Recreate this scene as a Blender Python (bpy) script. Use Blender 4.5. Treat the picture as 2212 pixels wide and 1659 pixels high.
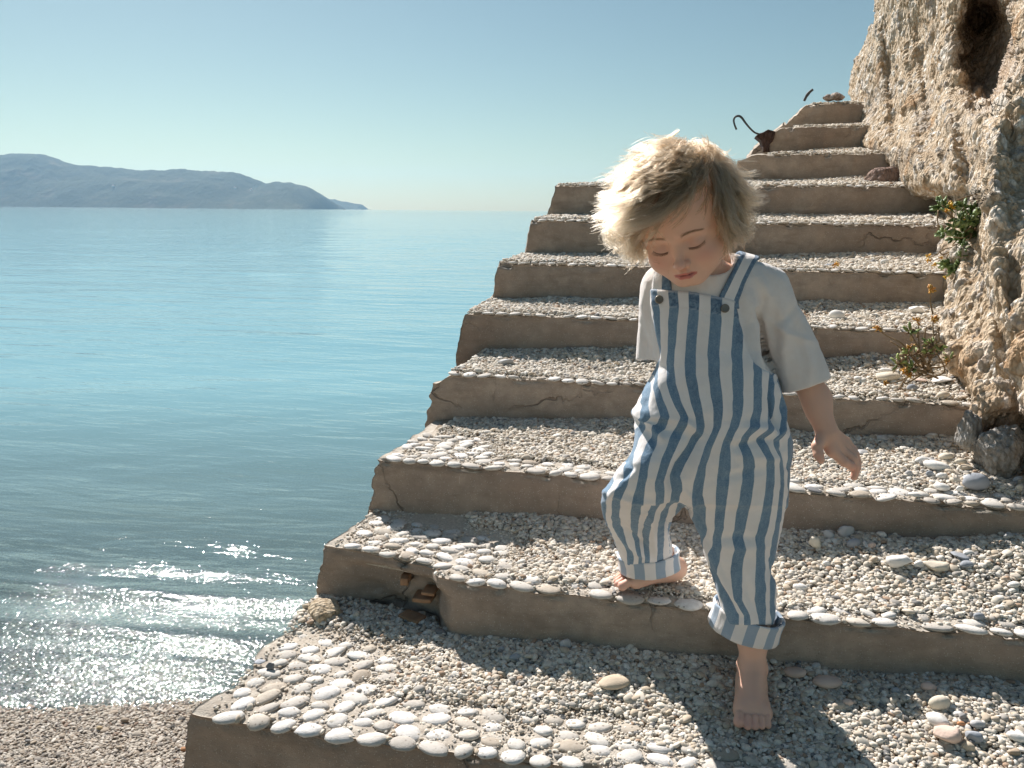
import bpy, math, random
import numpy as np
from mathutils import Vector, Matrix
R_=math.radians
scene=bpy.context.scene
for o in list(bpy.data.objects): bpy.data.objects.remove(o)

# ------------------------------------------------------------------ camera, sky, sun, exposure
FPX,CX,CY=1730.,1106.,829.5            # focal length and centre in px of a 2212 px wide picture
HEAD=R_(13.5); PITCH=math.atan((CY-455)/FPX); ROLL=R_(0.5)
CAM=np.array([0,0,1.85])
_fw=np.array([-math.sin(HEAD),math.cos(HEAD),0]); _rt=np.array([math.cos(HEAD),math.sin(HEAD),0]); _z=np.array([0,0,1.])
cF=_fw*math.cos(PITCH)-_z*math.sin(PITCH); _u=_fw*math.sin(PITCH)+_z*math.cos(PITCH)
cR=_rt*math.cos(ROLL)+_u*math.sin(ROLL); cU=-_rt*math.sin(ROLL)+_u*math.cos(ROLL)
cam=bpy.data.cameras.new('camera'); camo=bpy.data.objects.new('camera',cam); scene.collection.objects.link(camo)
M4=Matrix.Identity(4)
for i in range(3):
    M4[i][0]=cR[i]; M4[i][1]=cU[i]; M4[i][2]=-cF[i]; M4[i][3]=CAM[i]
camo.matrix_world=M4
cam.sensor_width=36; cam.lens=36*FPX/2212; cam.clip_start=.05; cam.clip_end=60000
scene.camera=camo

SUN_EL=R_(40.5); SUN_AZ=R_(-40)          # azimuth from +Y, negative = towards -X
w=bpy.data.worlds.new("World"); scene.world=w; w.use_nodes=True
nt=w.node_tree; bg=nt.nodes['Background']
sky=nt.nodes.new('ShaderNodeTexSky'); sky.sky_type='NISHITA'; sky.sun_disc=False
sky.sun_elevation=SUN_EL; sky.sun_rotation=SUN_AZ; sky.altitude=0; sky.air_density=1.0; sky.dust_density=0.35; sky.ozone_density=1.2
tint=nt.nodes.new('ShaderNodeMix'); tint.data_type='RGBA'; tint.blend_type='MULTIPLY'; tint.inputs[0].default_value=1
tint.inputs[7].default_value=(.615,.665,.575,1)
nt.links.new(sky.outputs[0],tint.inputs[6]); nt.links.new(tint.outputs[2],bg.inputs[0]); bg.inputs[1].default_value=.072
sun=bpy.data.lights.new('sun','SUN'); sun.energy=5.0; sun.angle=R_(.53); sun.color=(1,.945,.90)
suno=bpy.data.objects.new('sun',sun); scene.collection.objects.link(suno)
SDIR=np.array([math.sin(SUN_AZ)*math.cos(SUN_EL),math.cos(SUN_AZ)*math.cos(SUN_EL),math.sin(SUN_EL)])
suno.rotation_euler=Vector(SDIR).to_track_quat('Z','Y').to_euler()
vs=scene.view_settings; vs.view_transform='Standard'; vs.look='None'; vs.gamma=1; vs.use_curve_mapping=False; vs.exposure=0.70
cy=scene.cycles; cy.use_denoising=True; cy.max_bounces=8; cy.diffuse_bounces=3; cy.glossy_bounces=3; cy.transparent_max_bounces=12
cy.transmission_bounces=4; cy.volume_bounces=0; cy.sample_clamp_indirect=6; cy.caustics_reflective=False; cy.caustics_refractive=False

# ------------------------------------------------------------------ helpers
rng=np.random.default_rng(7)
def ray(px,py):
    px=np.asarray(px,float)[...,None]; py=np.asarray(py,float)[...,None]
    return cF+cR*(px-CX)/FPX-cU*(py-CY)/FPX
def onz(px,py,z): d=ray(px,py); return CAM+d*((z-CAM[2])/d[...,2])[...,None]
def ony(px,py,y): d=ray(px,py); return CAM+d*(y/d[...,1])[...,None]
def onZ(px,py,Z): d=ray(px,py); return CAM+d*(np.asarray(Z,float)/(d@_fw))[...,None]

_T=np.random.default_rng(3).random((64,64,64)).astype(np.float32)
def vnoise(p,s=1.,off=0.):
    p=np.asarray(p,np.float32)*s+off; i=np.floor(p).astype(np.int32); f=p-i; f=f*f*f*(f*(f*6-15)+10)
    i&=63; j=(i+1)&63; x0,y0,z0=i[...,0],i[...,1],i[...,2]; x1,y1,z1=j[...,0],j[...,1],j[...,2]
    fx,fy,fz=f[...,0],f[...,1],f[...,2]
    a=_T[x0,y0,z0]*(1-fx)+_T[x1,y0,z0]*fx; b=_T[x0,y1,z0]*(1-fx)+_T[x1,y1,z0]*fx
    c=_T[x0,y0,z1]*(1-fx)+_T[x1,y0,z1]*fx; d=_T[x0,y1,z1]*(1-fx)+_T[x1,y1,z1]*fx
    return ((a*(1-fy)+b*fy)*(1-fz)+(c*(1-fy)+d*fy)*fz)*2-1
def fbm(p,s=1.,o=4,g=.5,off=0.):
    r=0; a=1; t=0
    for k in range(o):
        r=r+a*vnoise(p,s,off+17.3*k); t+=a; a*=g; s*=2.03
    return r/t
_J=np.random.default_rng(5).random((32,32,32,4)).astype(np.float32)
def worley(p,s=1.):
    p=np.asarray(p,np.float32)*s; i0=np.floor(p).astype(np.int32); sh=p.shape[:-1]
    F1=np.full(sh,9.,np.float32); F2=F1.copy(); ID=np.zeros(sh,np.float32)
    for dx in(-1,0,1):
        for dy in(-1,0,1):
            for dz in(-1,0,1):
                i=i0+np.array([dx,dy,dz],np.int32); h=_J[i[...,0]&31,i[...,1]&31,i[...,2]&31]
                d=np.sqrt(((i+h[...,:3]-p)**2).sum(-1)); m=d<F1
                F2=np.where(m,F1,np.minimum(F2,d)); ID=np.where(m,h[...,3],ID); F1=np.where(m,d,F1)
    return F1,F2,ID
def sstep(a,b,x): t=np.clip((x-a)/(b-a),0,1); return t*t*(3-2*t)

C=scene.collection
def mesh_obj(name,V,F,mat=None,parent=None,smooth=True,attrs=None,linked=True):
    me=bpy.data.meshes.new(name); V=np.ascontiguousarray(V,np.float32)
    if isinstance(F,np.ndarray):
        n,k=F.shape; me.vertices.add(len(V)); me.vertices.foreach_set('co',V.ravel())
        me.loops.add(n*k); me.loops.foreach_set('vertex_index',F.astype(np.int32).ravel())
        me.polygons.add(n); me.polygons.foreach_set('loop_start',np.arange(0,n*k,k,dtype=np.int32))
        me.polygons.foreach_set('loop_total',np.full(n,k,np.int32)); me.update(calc_edges=True)
    else: me.from_pydata(V.tolist(),[],F); me.update()
    if smooth and len(me.polygons): me.polygons.foreach_set('use_smooth',np.ones(len(me.polygons),bool))
    for an,av in (attrs or {}).items():
        av=np.asarray(av,np.float32)
        if av.ndim==1: a=me.attributes.new(an,'FLOAT','POINT'); a.data.foreach_set('value',av)
        else:
            a=me.attributes.new(an,'FLOAT_COLOR','POINT')
            if av.shape[1]==3: av=np.concatenate([av,np.ones((len(av),1),np.float32)],1)
            a.data.foreach_set('color',np.ascontiguousarray(av).ravel())
    o=bpy.data.objects.new(name,me)
    if mat: me.materials.append(mat)
    if linked: C.objects.link(o)
    if parent is not None: o.parent=parent
    return o
def tag(o,label,cat=None,group=None,kind=None):
    if label: o['label']=label
    if cat: o['category']=cat
    if group: o['group']=group
    if kind: o['kind']=kind
    return o
def empty(name,loc=(0,0,0)):
    o=bpy.data.objects.new(name,None); o.location=loc; o.empty_display_size=.05; C.objects.link(o); return o
def grid_faces(n,m):   # n rows, m cols
    a=np.arange(n*m).reshape(n,m); return np.stack([a[:-1,:-1],a[:-1,1:],a[1:,1:],a[1:,:-1]],-1).reshape(-1,4)
import bmesh
def ico(sub):
    b=bmesh.new(); bmesh.ops.create_icosphere(b,subdivisions=sub,radius=1); V=np.array([v.co for v in b.verts]); F=np.array([[v.index for v in f.verts] for f in b.faces]); b.free(); return V,F
def join(parts):
    Vs=[];Fs=[];n=0
    for V,F in parts: Vs.append(V);Fs.append(F+n);n+=len(V)
    return np.concatenate(Vs),np.concatenate(Fs)
def tube(P,r,k=8,cap=True):
    P=np.asarray(P,float); n=len(P); r=np.broadcast_to(np.asarray(r,float),(n,)); T=np.gradient(P,axis=0); T/=np.linalg.norm(T,axis=1)[:,None]+1e-9
    V=[];ref=np.array([0,0,1.]) if abs(T[0][2])<.9 else np.array([1.,0,0])
    for i in range(n):
        a=np.cross(T[i],ref); a/=np.linalg.norm(a)+1e-9; b=np.cross(T[i],a); ref=np.cross(a,T[i])
        ph=np.linspace(0,2*np.pi,k,endpoint=False)[:,None]; V.append(P[i]+r[i]*(a*np.cos(ph)+b*np.sin(ph)))
    V=np.concatenate(V); F=[]
    for i in range(n-1):
        for j in range(k): F.append([i*k+j,i*k+(j+1)%k,(i+1)*k+(j+1)%k,(i+1)*k+j])
    if cap:
        V=np.concatenate([V,P[:1],P[-1:]])
        for j in range(k): F.append([n*k,(j+1)%k,j,j]); F.append([n*k+1,(n-1)*k+j,(n-1)*k+(j+1)%k,(n-1)*k+(j+1)%k])
    return V,np.array(F)
def tube_tri(P,r,k=8):
    V,F=tube(P,r,k); return V,np.concatenate([F[:,[0,1,2]],F[:,[0,2,3]][F[:,2]!=F[:,3]]])
def smooth_path(P,n):
    P=np.asarray(P,float); t=np.linspace(0,len(P)-1,n); i=np.clip(t.astype(int),0,len(P)-2); f=(t-i)[:,None]
    Q=np.concatenate([2*P[:1]-P[1:2],P,2*P[-1:]-P[-2:-1]]); a,b,c,d=Q[i],Q[i+1],Q[i+2],Q[i+3]
    return .5*((2*b)+(-a+c)*f+(2*a-5*b+4*c-d)*f*f+(-a+3*b-3*c+d)*f**3)

class G:   # node graph shorthand
    def __init__(s,name):
        s.m=bpy.data.materials.new(name); s.m.use_nodes=True; s.t=s.m.node_tree; s.t.nodes.clear(); s.out=s.t.nodes.new('ShaderNodeOutputMaterial')
    def n(s,ty,i=None,o=0,**kw):
        nd=s.t.nodes.new('ShaderNode'+ty)
        for k,v in kw.items(): setattr(nd,k,v)
        for k,v in (i or {}).items(): s.set(nd.inputs[k],v)
        return nd.outputs[o] if o is not None else nd
    def set(s,inp,v):
        if hasattr(v,'is_output'): s.t.links.new(v,inp)
        else:
            if hasattr(inp.default_value,'__len__') and not hasattr(v,'__len__'): v=[v]*len(inp.default_value)
            if hasattr(v,'__len__') and len(inp.default_value)==4 and len(v)==3: v=(*v,1)
            inp.default_value=v
    def surf(s,v): s.t.links.new(v,s.out.inputs[0]); return s.m
    def mix(s,f,a,b,bt='MIX'): return s.n('Mix',{0:f,6:a,7:b},o=2,data_type='RGBA',blend_type=bt)
    def math(s,op,a,b=0.,c=0.): return s.n('Math',{0:a,1:b,2:c},operation=op)
    def rampv(s,f,a,b,lo=0.,hi=1.): return s.n('MapRange',{0:f,1:a,2:b,3:lo,4:hi})
    def noise(s,vec,sc,det=4,rough=.5,o=0,dist=0.): return s.n('TexNoise',{'Vector':vec,'Scale':sc,'Detail':det,'Roughness':rough,'Distortion':dist},o=o)
    def voro(s,vec,sc,o='Distance',feature='F1',rnd=1.): return s.n('TexVoronoi',{'Vector':vec,'Scale':sc,'Randomness':rnd},o=o,feature=feature)
    def bump(s,h,st=.5,d=.01,nrm=None):
        i={'Height':h,'Strength':st,'Distance':d}
        if nrm is not None: i['Normal']=nrm
        return s.n('Bump',i)
    def pos(s): return s.n('NewGeometry',o=0)
    def attr(s,nm,o=0,ty='GEOMETRY'): return s.n('Attribute',o=o,attribute_name=nm,attribute_type=ty)
    def ramp(s,f,stops,interp='LINEAR'):
        nd=s.n('ValToRGB',{0:f},o=None); cr=nd.color_ramp; cr.interpolation=interp
        while len(cr.elements)<len(stops): cr.elements.new(.5)
        for e,(p,c) in zip(cr.elements,stops): e.position=p; e.color=(*c,1)
        return nd.outputs[0]
    def pbsdf(s,col,rough=.8,nrm=None,spec=.3,**kw):
        i={'Base Color':col,'Roughness':rough,'Specular IOR Level':spec}
        if nrm is not None: i['Normal']=nrm
        i.update(kw); return s.n('BsdfPrincipled',i)
# ------------------------------------------------------------------ materials of the place
def srgb(r,g,b): return tuple(((c/255+.055)/1.055)**2.4 if c/255>.04045 else c/255/12.92 for c in (r,g,b))
def m_concrete():
    g=G('concrete'); p=g.pos()
    n1=g.noise(p,3.2,5,.6); n2=g.noise(p,28,6,.65); n3=g.noise(p,320,3,.7)
    col=g.ramp(n1,[(.3,(.31,.235,.185)),(.5,(.435,.345,.275)),(.72,(.56,.46,.375))])
    col=g.mix(g.rampv(n2,.35,.7,0,.55),col,(.25,.205,.165))
    v=g.voro(p,330,'Distance'); vc=g.voro(p,330,'Color')
    sp=g.math('MULTIPLY',g.rampv(v,.34,.22),g.rampv(g.n('SeparateColor',{0:vc}),.80,.84))
    col=g.mix(sp,col,(.62,.56,.48))
    dk=g.math('MULTIPLY',g.rampv(v,.3,.18),g.rampv(g.n('SeparateColor',{0:vc},o=1),.90,.93))
    col=g.mix(g.math('MULTIPLY',dk,.6),col,(.09,.075,.06))
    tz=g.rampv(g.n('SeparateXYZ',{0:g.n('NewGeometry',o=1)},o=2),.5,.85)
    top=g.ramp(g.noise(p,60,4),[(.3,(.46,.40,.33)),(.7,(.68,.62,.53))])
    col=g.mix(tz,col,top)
    dp_=g.n('VectorMath',{0:p,1:g.n('VectorMath',{0:g.noise(p,7,4,.6,o=1),1:(.16,.16,.16)},operation='MULTIPLY')},operation='ADD')
    ck=g.math('MULTIPLY',g.rampv(g.voro(dp_,2.6,feature='DISTANCE_TO_EDGE'),.010,.003),g.rampv(g.noise(p,4,3),.50,.62)); col=g.mix(g.math('MULTIPLY',ck,.38),col,(.06,.045,.035))
    st_=g.noise(g.n('VectorMath',{0:p,1:(1,1,4)},operation='MULTIPLY'),6,5,.65); col=g.mix(g.rampv(st_,.52,.72,0,.45),col,(.17,.13,.10))
    h=g.math('ADD',g.math('MULTIPLY',ck,-.8),g.math('MULTIPLY',n3,.35)); h=g.math('ADD',h,g.math('MULTIPLY',st_,.8)); h=g.math('ADD',h,g.math('MULTIPLY',n3,.0),g.math('ADD',g.math('MULTIPLY',n2,.9),g.math('MULTIPLY',v,.25)))
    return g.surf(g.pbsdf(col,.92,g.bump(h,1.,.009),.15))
def m_pebble(name,stops,rough=.75,dots=True):
    g=G(name); p=g.pos(); r=g.attr('tone',o=2)
    col=g.ramp(r,stops)
    n=g.noise(p,140,4,.6); col=g.mix(g.rampv(n,.35,.75,0,.35),col,(.52,.45,.36),'MULTIPLY')
    if dots: col=g.mix(g.math('MULTIPLY',g.rampv(g.voro(p,75),.19,.13),.65),col,(.20,.155,.12))
    return g.surf(g.pbsdf(col,rough,g.bump(g.noise(p,420,4,.6),.35,.003),.2))
def m_gravel():
    g=G('gravel'); r=g.n('ObjectInfo',o='Random'); p=g.pos()
    col=g.ramp(r,[(0,(.72,.67,.58)),(.2,(.55,.485,.40)),(.36,(.66,.595,.50)),(.48,(.80,.765,.70)),(.60,(.42,.395,.36)),(.70,(.56,.475,.37)),(.82,(.74,.68,.585)),(.93,(.42,.30,.215)),(.965,(.24,.235,.23))],'CONSTANT')
    col=g.mix(g.rampv(g.noise(p,300,3),.3,.8,0,.4),col,(.6,.52,.42),'MULTIPLY')
    return g.surf(g.pbsdf(col,.8,None,.2))
def m_cliff():
    g=G('conglomerate'); p=g.pos(); c=g.attr('col')
    st=g.n('VectorMath',{0:p,1:(1,1,.45)},operation='MULTIPLY')
    v=g.voro(st,95); n=g.noise(p,45,6,.7); v2=g.voro(st,210)
    col=g.mix(g.rampv(v,.35,.7,0,.55),c,(.50,.42,.32),'MULTIPLY')
    col=g.mix(g.rampv(n,.5,.75,0,.5),col,(.62,.50,.38),'MULTIPLY')
    h=g.math('SUBTRACT',g.math('MULTIPLY',n,1.1),g.math('ADD',v,g.math('MULTIPLY',v2,.35)))
    return g.surf(g.pbsdf(col,.9,g.bump(h,.9,.008),.12))
def m_vcol(name,rough=.8,bs=0,bd=.002,spec=.3):
    g=G(name); c=g.attr('col'); nr=g.bump(g.noise(g.pos(),bs,4,.6),.5,bd) if bs else None
    return g.surf(g.pbsdf(c,rough,nr,spec))
def m_plain(name,col,rough=.7,bs=0,bd=.002,spec=.3,var=0,**kw):
    g=G(name); c=col; p=g.pos()
    if var: c=g.mix(g.rampv(g.noise(p,var,4,.6),.3,.75),col,tuple(x*.55 for x in col))
    nr=g.bump(g.noise(p,bs,4,.6),.5,bd) if bs else None
    return g.surf(g.pbsdf(c,rough,nr,spec,**kw))
M_CONC=m_concrete(); M_GRAV=m_gravel(); M_CLIFF=m_cliff()
M_WHITE=m_pebble('white_pebble',[(0,(.50,.46,.41)),(.25,(.62,.59,.54)),(.55,(.74,.71,.665)),(.85,(.78,.755,.72)),(.93,(.56,.50,.42)),(1,(.42,.36,.29))],.7)
M_STONE=m_vcol('loose_stone',.75,220,.0015,.25)

# ------------------------------------------------------------------ staircase
RISE=.14; Z0=.975; NST=11
SY=[1.095,1.44,1.755,2.12,2.39,2.69,3.03,3.375,3.70,4.025,4.35]
SZ=[Z0+RISE*i for i in range(NST)]
XL=[-.83,-.785,-.76,-.735,-.735,-.70,-.66,-.635,.115,.25,.335]
XR=[1.3,1.3,1.3,1.1,1.0,1.0,1.0,1.0,.95,.95,.95]
FRONT={0:[(-.9,1.09),(-.5,1.098),(-.27,1.115),(.03,1.135),(1.4,1.13)],
 1:[(-.9,1.545),(-.77,1.53),(-.6,1.505),(-.53,1.49),(-.505,1.446),(-.41,1.432),(-.3,1.432),(-.19,1.44),(.17,1.44),(.357,1.46),(.477,1.472),(.589,1.48),(1.4,1.50)],
 2:[(-.9,1.745),(-.5,1.742),(-.26,1.735),(.2,1.760),(.6,1.772),(1.4,1.775)],
 3:[(-.9,2.14),(-.7,2.125),(.63,2.115),(1.4,2.12)],
 4:[(-.9,2.405),(-.45,2.41),(-.19,2.388),(.53,2.385),(1.4,2.40)]}
def front(i,x):
    if i in FRONT: a=np.array(FRONT[i]); return np.interp(x,a[:,0],a[:,1])
    return np.full_like(np.asarray(x,float),SY[i])
stair=empty('concrete_staircase',(0,1.1,Z0))
tag(stair,'weathered concrete staircase climbing from the beach beside the cliff with broken left edge','staircase')
SO=np.array([0,1.1,Z0])
def smoothw(x): return x
for i in range(NST):
    nx,ny,nz=(340,56,26) if i<4 else (240,36,20)
    s=np.linspace(0,1,nx)**1.0; t=np.linspace(0,1,ny)**1.25
    back=SY[i+1]+.12 if i<NST-1 else SY[i]+1.3
    if i==7: back=SY[8]+.35
    S,T=np.meshgrid(s,t)   # rows t
    ragL=XL[i]+.018*fbm(np.stack([T*0,T*(back-SY[i]),T*0+i*3.1],-1),9,3)*1.5
    if i==0: ragL=ragL+.02*T
    if i==2: ragL=ragL+.03*T
    if i==3: ragL=ragL+.045*sstep(.35,.0,T)*0+.03*T
    X=ragL+(XR[i]-ragL)*S
    Y=front(i,X); Y=Y+(back-Y)*T
    edge=fbm(np.stack([X,Y*0+i*5.,Y*0],-1),14,4)
    Y=Y+.006*edge*(1-T)
    Z=np.full_like(X,SZ[i])
    if i>=8: Z=Z-.10*sstep(XL[i]+.10,XL[i],X)*(1+.4*fbm(np.stack([X,Y,Z],-1),30,2)) if i==10 else Z-.028*sstep(XL[i]+.05,XL[i],X)
    if i==3: Z=Z-.03*sstep(XL[i]+.05,XL[i],X)
    V=[np.stack([X,Y,Z],-1).reshape(-1,3)]; F=[grid_faces(ny,nx)]
    idx=np.arange(nx*ny).reshape(ny,nx)
    path=np.concatenate([idx[0,::-1],idx[1:,0]])          # front from right to left, then the left side backwards
    P0=V[0][path]; npth=len(path); isl=np.arange(npth)>=nx
    wall=[path]; base=nx*ny
    hs=np.concatenate([np.linspace(0,RISE+.03,nz)[1:],[SZ[i]+.4]])
    for k,h in enumerate(hs):
        W=P0.copy(); W[:,2]-=h
        q=W.copy(); jag=fbm(q*np.array([1,1,2.2]),16,4)
        nearl=sstep(XL[i]+.12,XL[i],W[:,0])
        W[:,0]-=nearl*(.028*min(h/.14,1)+(.018 if i in(1,2,3) else .007)*jag)*(1 if i<8 else .3)
        if i==9: W[:,0]-=nearl*.05*sstep(.05,.10,h)
        if i==10: W[:,0]-=nearl*.13*min(h/.12,1)
        if i==1:   # broken notch at the left of the second step
            nt_=sstep(-.46,-.52,W[:,0])*sstep(-.80,-.64,W[:,0]); W[:,1]+=nt_*.038*sstep(.02,.05,h)*(1 if h<.2 else 0)*(1+.5*jag)
        V.append(W); wall.append(np.arange(base,base+npth)); base+=npth
    wl=np.stack(wall); a=wl; F.append(np.stack([a[:-1,:-1],a[:-1,1:],a[1:,1:],a[1:,:-1]],-1).reshape(-1,4)[:,::-1])
    V=np.concatenate(V); F=np.concatenate(F)
    # roughness: chips along the arris, pitted faces, bowed risers
    d=np.stack([fbm(V,26,4,off=3),fbm(V,26,4,off=33),fbm(V,26,4,off=63)],-1)*.0045
    d+=np.stack([fbm(V,5,2,off=13),fbm(V,5,2,off=43),fbm(V,5,2,off=73)*.4],-1)*.006
    ar=np.exp(-((V[:,2]-SZ[i])/.012)**2)*np.exp(-((V[:,1]-front(i,V[:,0]))/.014)**2)
    chip=np.maximum(fbm(V*np.array([1,0,0]),30,3,off=5+i),0)
    d[:,1]+=ar*(.004+.016*chip); d[:,2]-=ar*(.004+.014*chip)
    V=V+d
    so=mesh_obj('step',V-SO,F,M_CONC,stair)
    stair_last=so
    # flat white pebbles set in the mortar along the nosing
    if i<=7:
        rows={0:5,1:2,2:3,3:1,4:1,5:1,6:1,7:1}[i]; I,IF=ico(2); parts=[]; tone=[]
        def peb(x,y,a,b,c,th,z):
            P=I*(1+.24*fbm(I+rng.random(3)*40,1.1,3)[:,None]); P=P*np.array([a,b,c])
            tx,ty=rng.normal(0,.10,2); P=P@np.array([[1,0,tx],[0,1,ty],[-tx,-ty,1]]).T
            cs,sn=math.cos(th),math.sin(th); P=P@np.array([[cs,sn,0],[-sn,cs,0],[0,0,1]])
            parts.append((P+np.array([x,y,z]),IF)); tone.append(np.full(len(P),rng.random()))
        small=1. if i<2 else .9 if i<3 else .8 if i<5 else .72
        for r in range(rows+({0:7,1:6,2:5}[i] if i<3 else 0)):
            x=XL[i]+.02+rng.random()*.02
            while x<XR[i]-.05:
                a=(rng.uniform(.017,.029))*small; bb=min(a*rng.uniform(.62,.9),.0175)
                yy=front(i,x)+.011*small+r*.0335*small+rng.normal(0,.003)
                keep=True
                if r>=rows: # extra rows only in the paved left corner
                    keep=x<{0:-.50,1:-.36,2:-.48}[i]+rng.normal(0,.05)-.012*(r-rows)
                if i==0 and r>=3 and r<rows: keep=x<-.1+rng.normal(0,.12)
                if i==1 and r==1: keep=x<-.25 or x>.25 or rng.random()<.5
                if i>=3 and rng.random()<.12: keep=False
                if yy>SY[i+1]-.02: keep=False
                if rng.random()<.03: keep=False
                if keep: peb(x+a,yy,a,bb,rng.uniform(.0050,.0068)*small,rng.normal(0,.35)+(.5 if i==0 and x<-.5 else 0),SZ[i]+.0002+rng.normal(0,.0008))
                x+=2*a+rng.uniform(.0005,.004)
        Vp,Fp=join(parts)
        mesh_obj('edge_pebbles',Vp-SO,Fp,M_WHITE,so,attrs={'tone':np.concatenate(tone)})['kind']='stuff'
# exposed brick courses in the notch
def slab(name,c,sz,rot,mat,parent,seed,org=SO):
    b=bmesh.new(); bmesh.ops.create_cube(b,size=1); bmesh.ops.subdivide_edges(b,edges=b.edges[:],cuts=7,use_grid_fill=True)
    V=np.array([v.co for v in b.verts]); F=[[v.index for v in f.verts] for f in b.faces]; b.free()
    V=V*np.array(sz)*(1-.10*(np.abs(V)**4).sum(1)*4)[:,None]; V+=(np.stack([fbm(V+seed,40,3,off=k*9) for k in range(3)],-1))*min(sz)*.22
    V=V@np.array(Matrix.Rotation(rot,3,'Z')).T+np.array(c)-org
    return mesh_obj(name,V,np.array(F),mat,parent,smooth=False)
M_BRICK=m_plain('old_brick',(.46,.27,.16),.9,180,.003,.1,var=30)
for c,sz,rt_ in [((-.60,1.525,1.062),(.018,.04,.018),.1),((-.555,1.515,1.030),(.045,.05,.009),.05),((-.575,1.49,.992),(.055,.035,.006),-.35),((-.54,1.515,1.048),(.03,.05,.007),.0)]:
    tag(slab('exposed_brick',c,sz,rt_,M_BRICK,stair_last if 0 else stair,c[0]*50),'broken terracotta brick exposed in the riser')

# ------------------------------------------------------------------ gravel lying on the treads (geometry nodes, uncountable)
def pavf(i,x,y):
    dist=y-front(i,x); wob=.05*fbm(np.stack([x,y,x*0+i],-1),7,3)
    if i==0: return np.maximum(sstep(.15,.10,dist+wob)*sstep(.05,-.25,x+wob),np.maximum(sstep(.085,.06,dist+wob*.3),sstep(-.46,-.60,x+wob)*sstep(.36,.28,dist+wob)))
    if i==1: return np.maximum(sstep(.055,.03,dist+wob*.3),sstep(-.26,-.45,x+wob)*sstep(.28,.2,dist+wob))
    if i==2: return np.maximum(sstep(.09,.06,dist+wob*.3),sstep(-.42,-.6,x+wob)*sstep(.30,.22,dist+wob))
    return sstep(.035,.02,dist)*.8
GD={0:([-.55,-.19,.2,.6],[.010,.042,.052,.058]),1:([-.75,-.5,-.2,.2,.45,.7],[.008,.025,.042,.050,.066,.090]),2:([-.7,-.5,-.2,.35,.5,.7],[.008,.022,.042,.046,.052,.075]),
 3:([-.72,-.45,-.19,.3,.53,.7],[.012,.040,.062,.052,.078,.085]),4:([-.65,-.2,.3,.5,.7],[.012,.034,.038,.044,.055]),5:([-.6,-.2,.3,.75],[.010,.028,.028,.045])}
def gravel_h(i,x,y):
    yf=front(i,x); yb=SY[i+1] if i<NST-1 else SY[i]+.4
    t=np.clip((y-yf)/(yb-yf),0,1)
    P=np.stack([x,y,x*0+i*2.7],-1)
    g_=GD.get(i,GD[5]); gd=np.interp(x,g_[0],g_[1]); lo=.30-.28*sstep(.25,.65,x)
    heap=.005+.78*gd*sstep(lo,1.05,t)*(1+.35*fbm(P,6,2))+.007*np.maximum(fbm(P,3.5,3),-.3)*sstep(0,.3,t)
    return heap*sstep(-.02,.10,t)+.001
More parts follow.
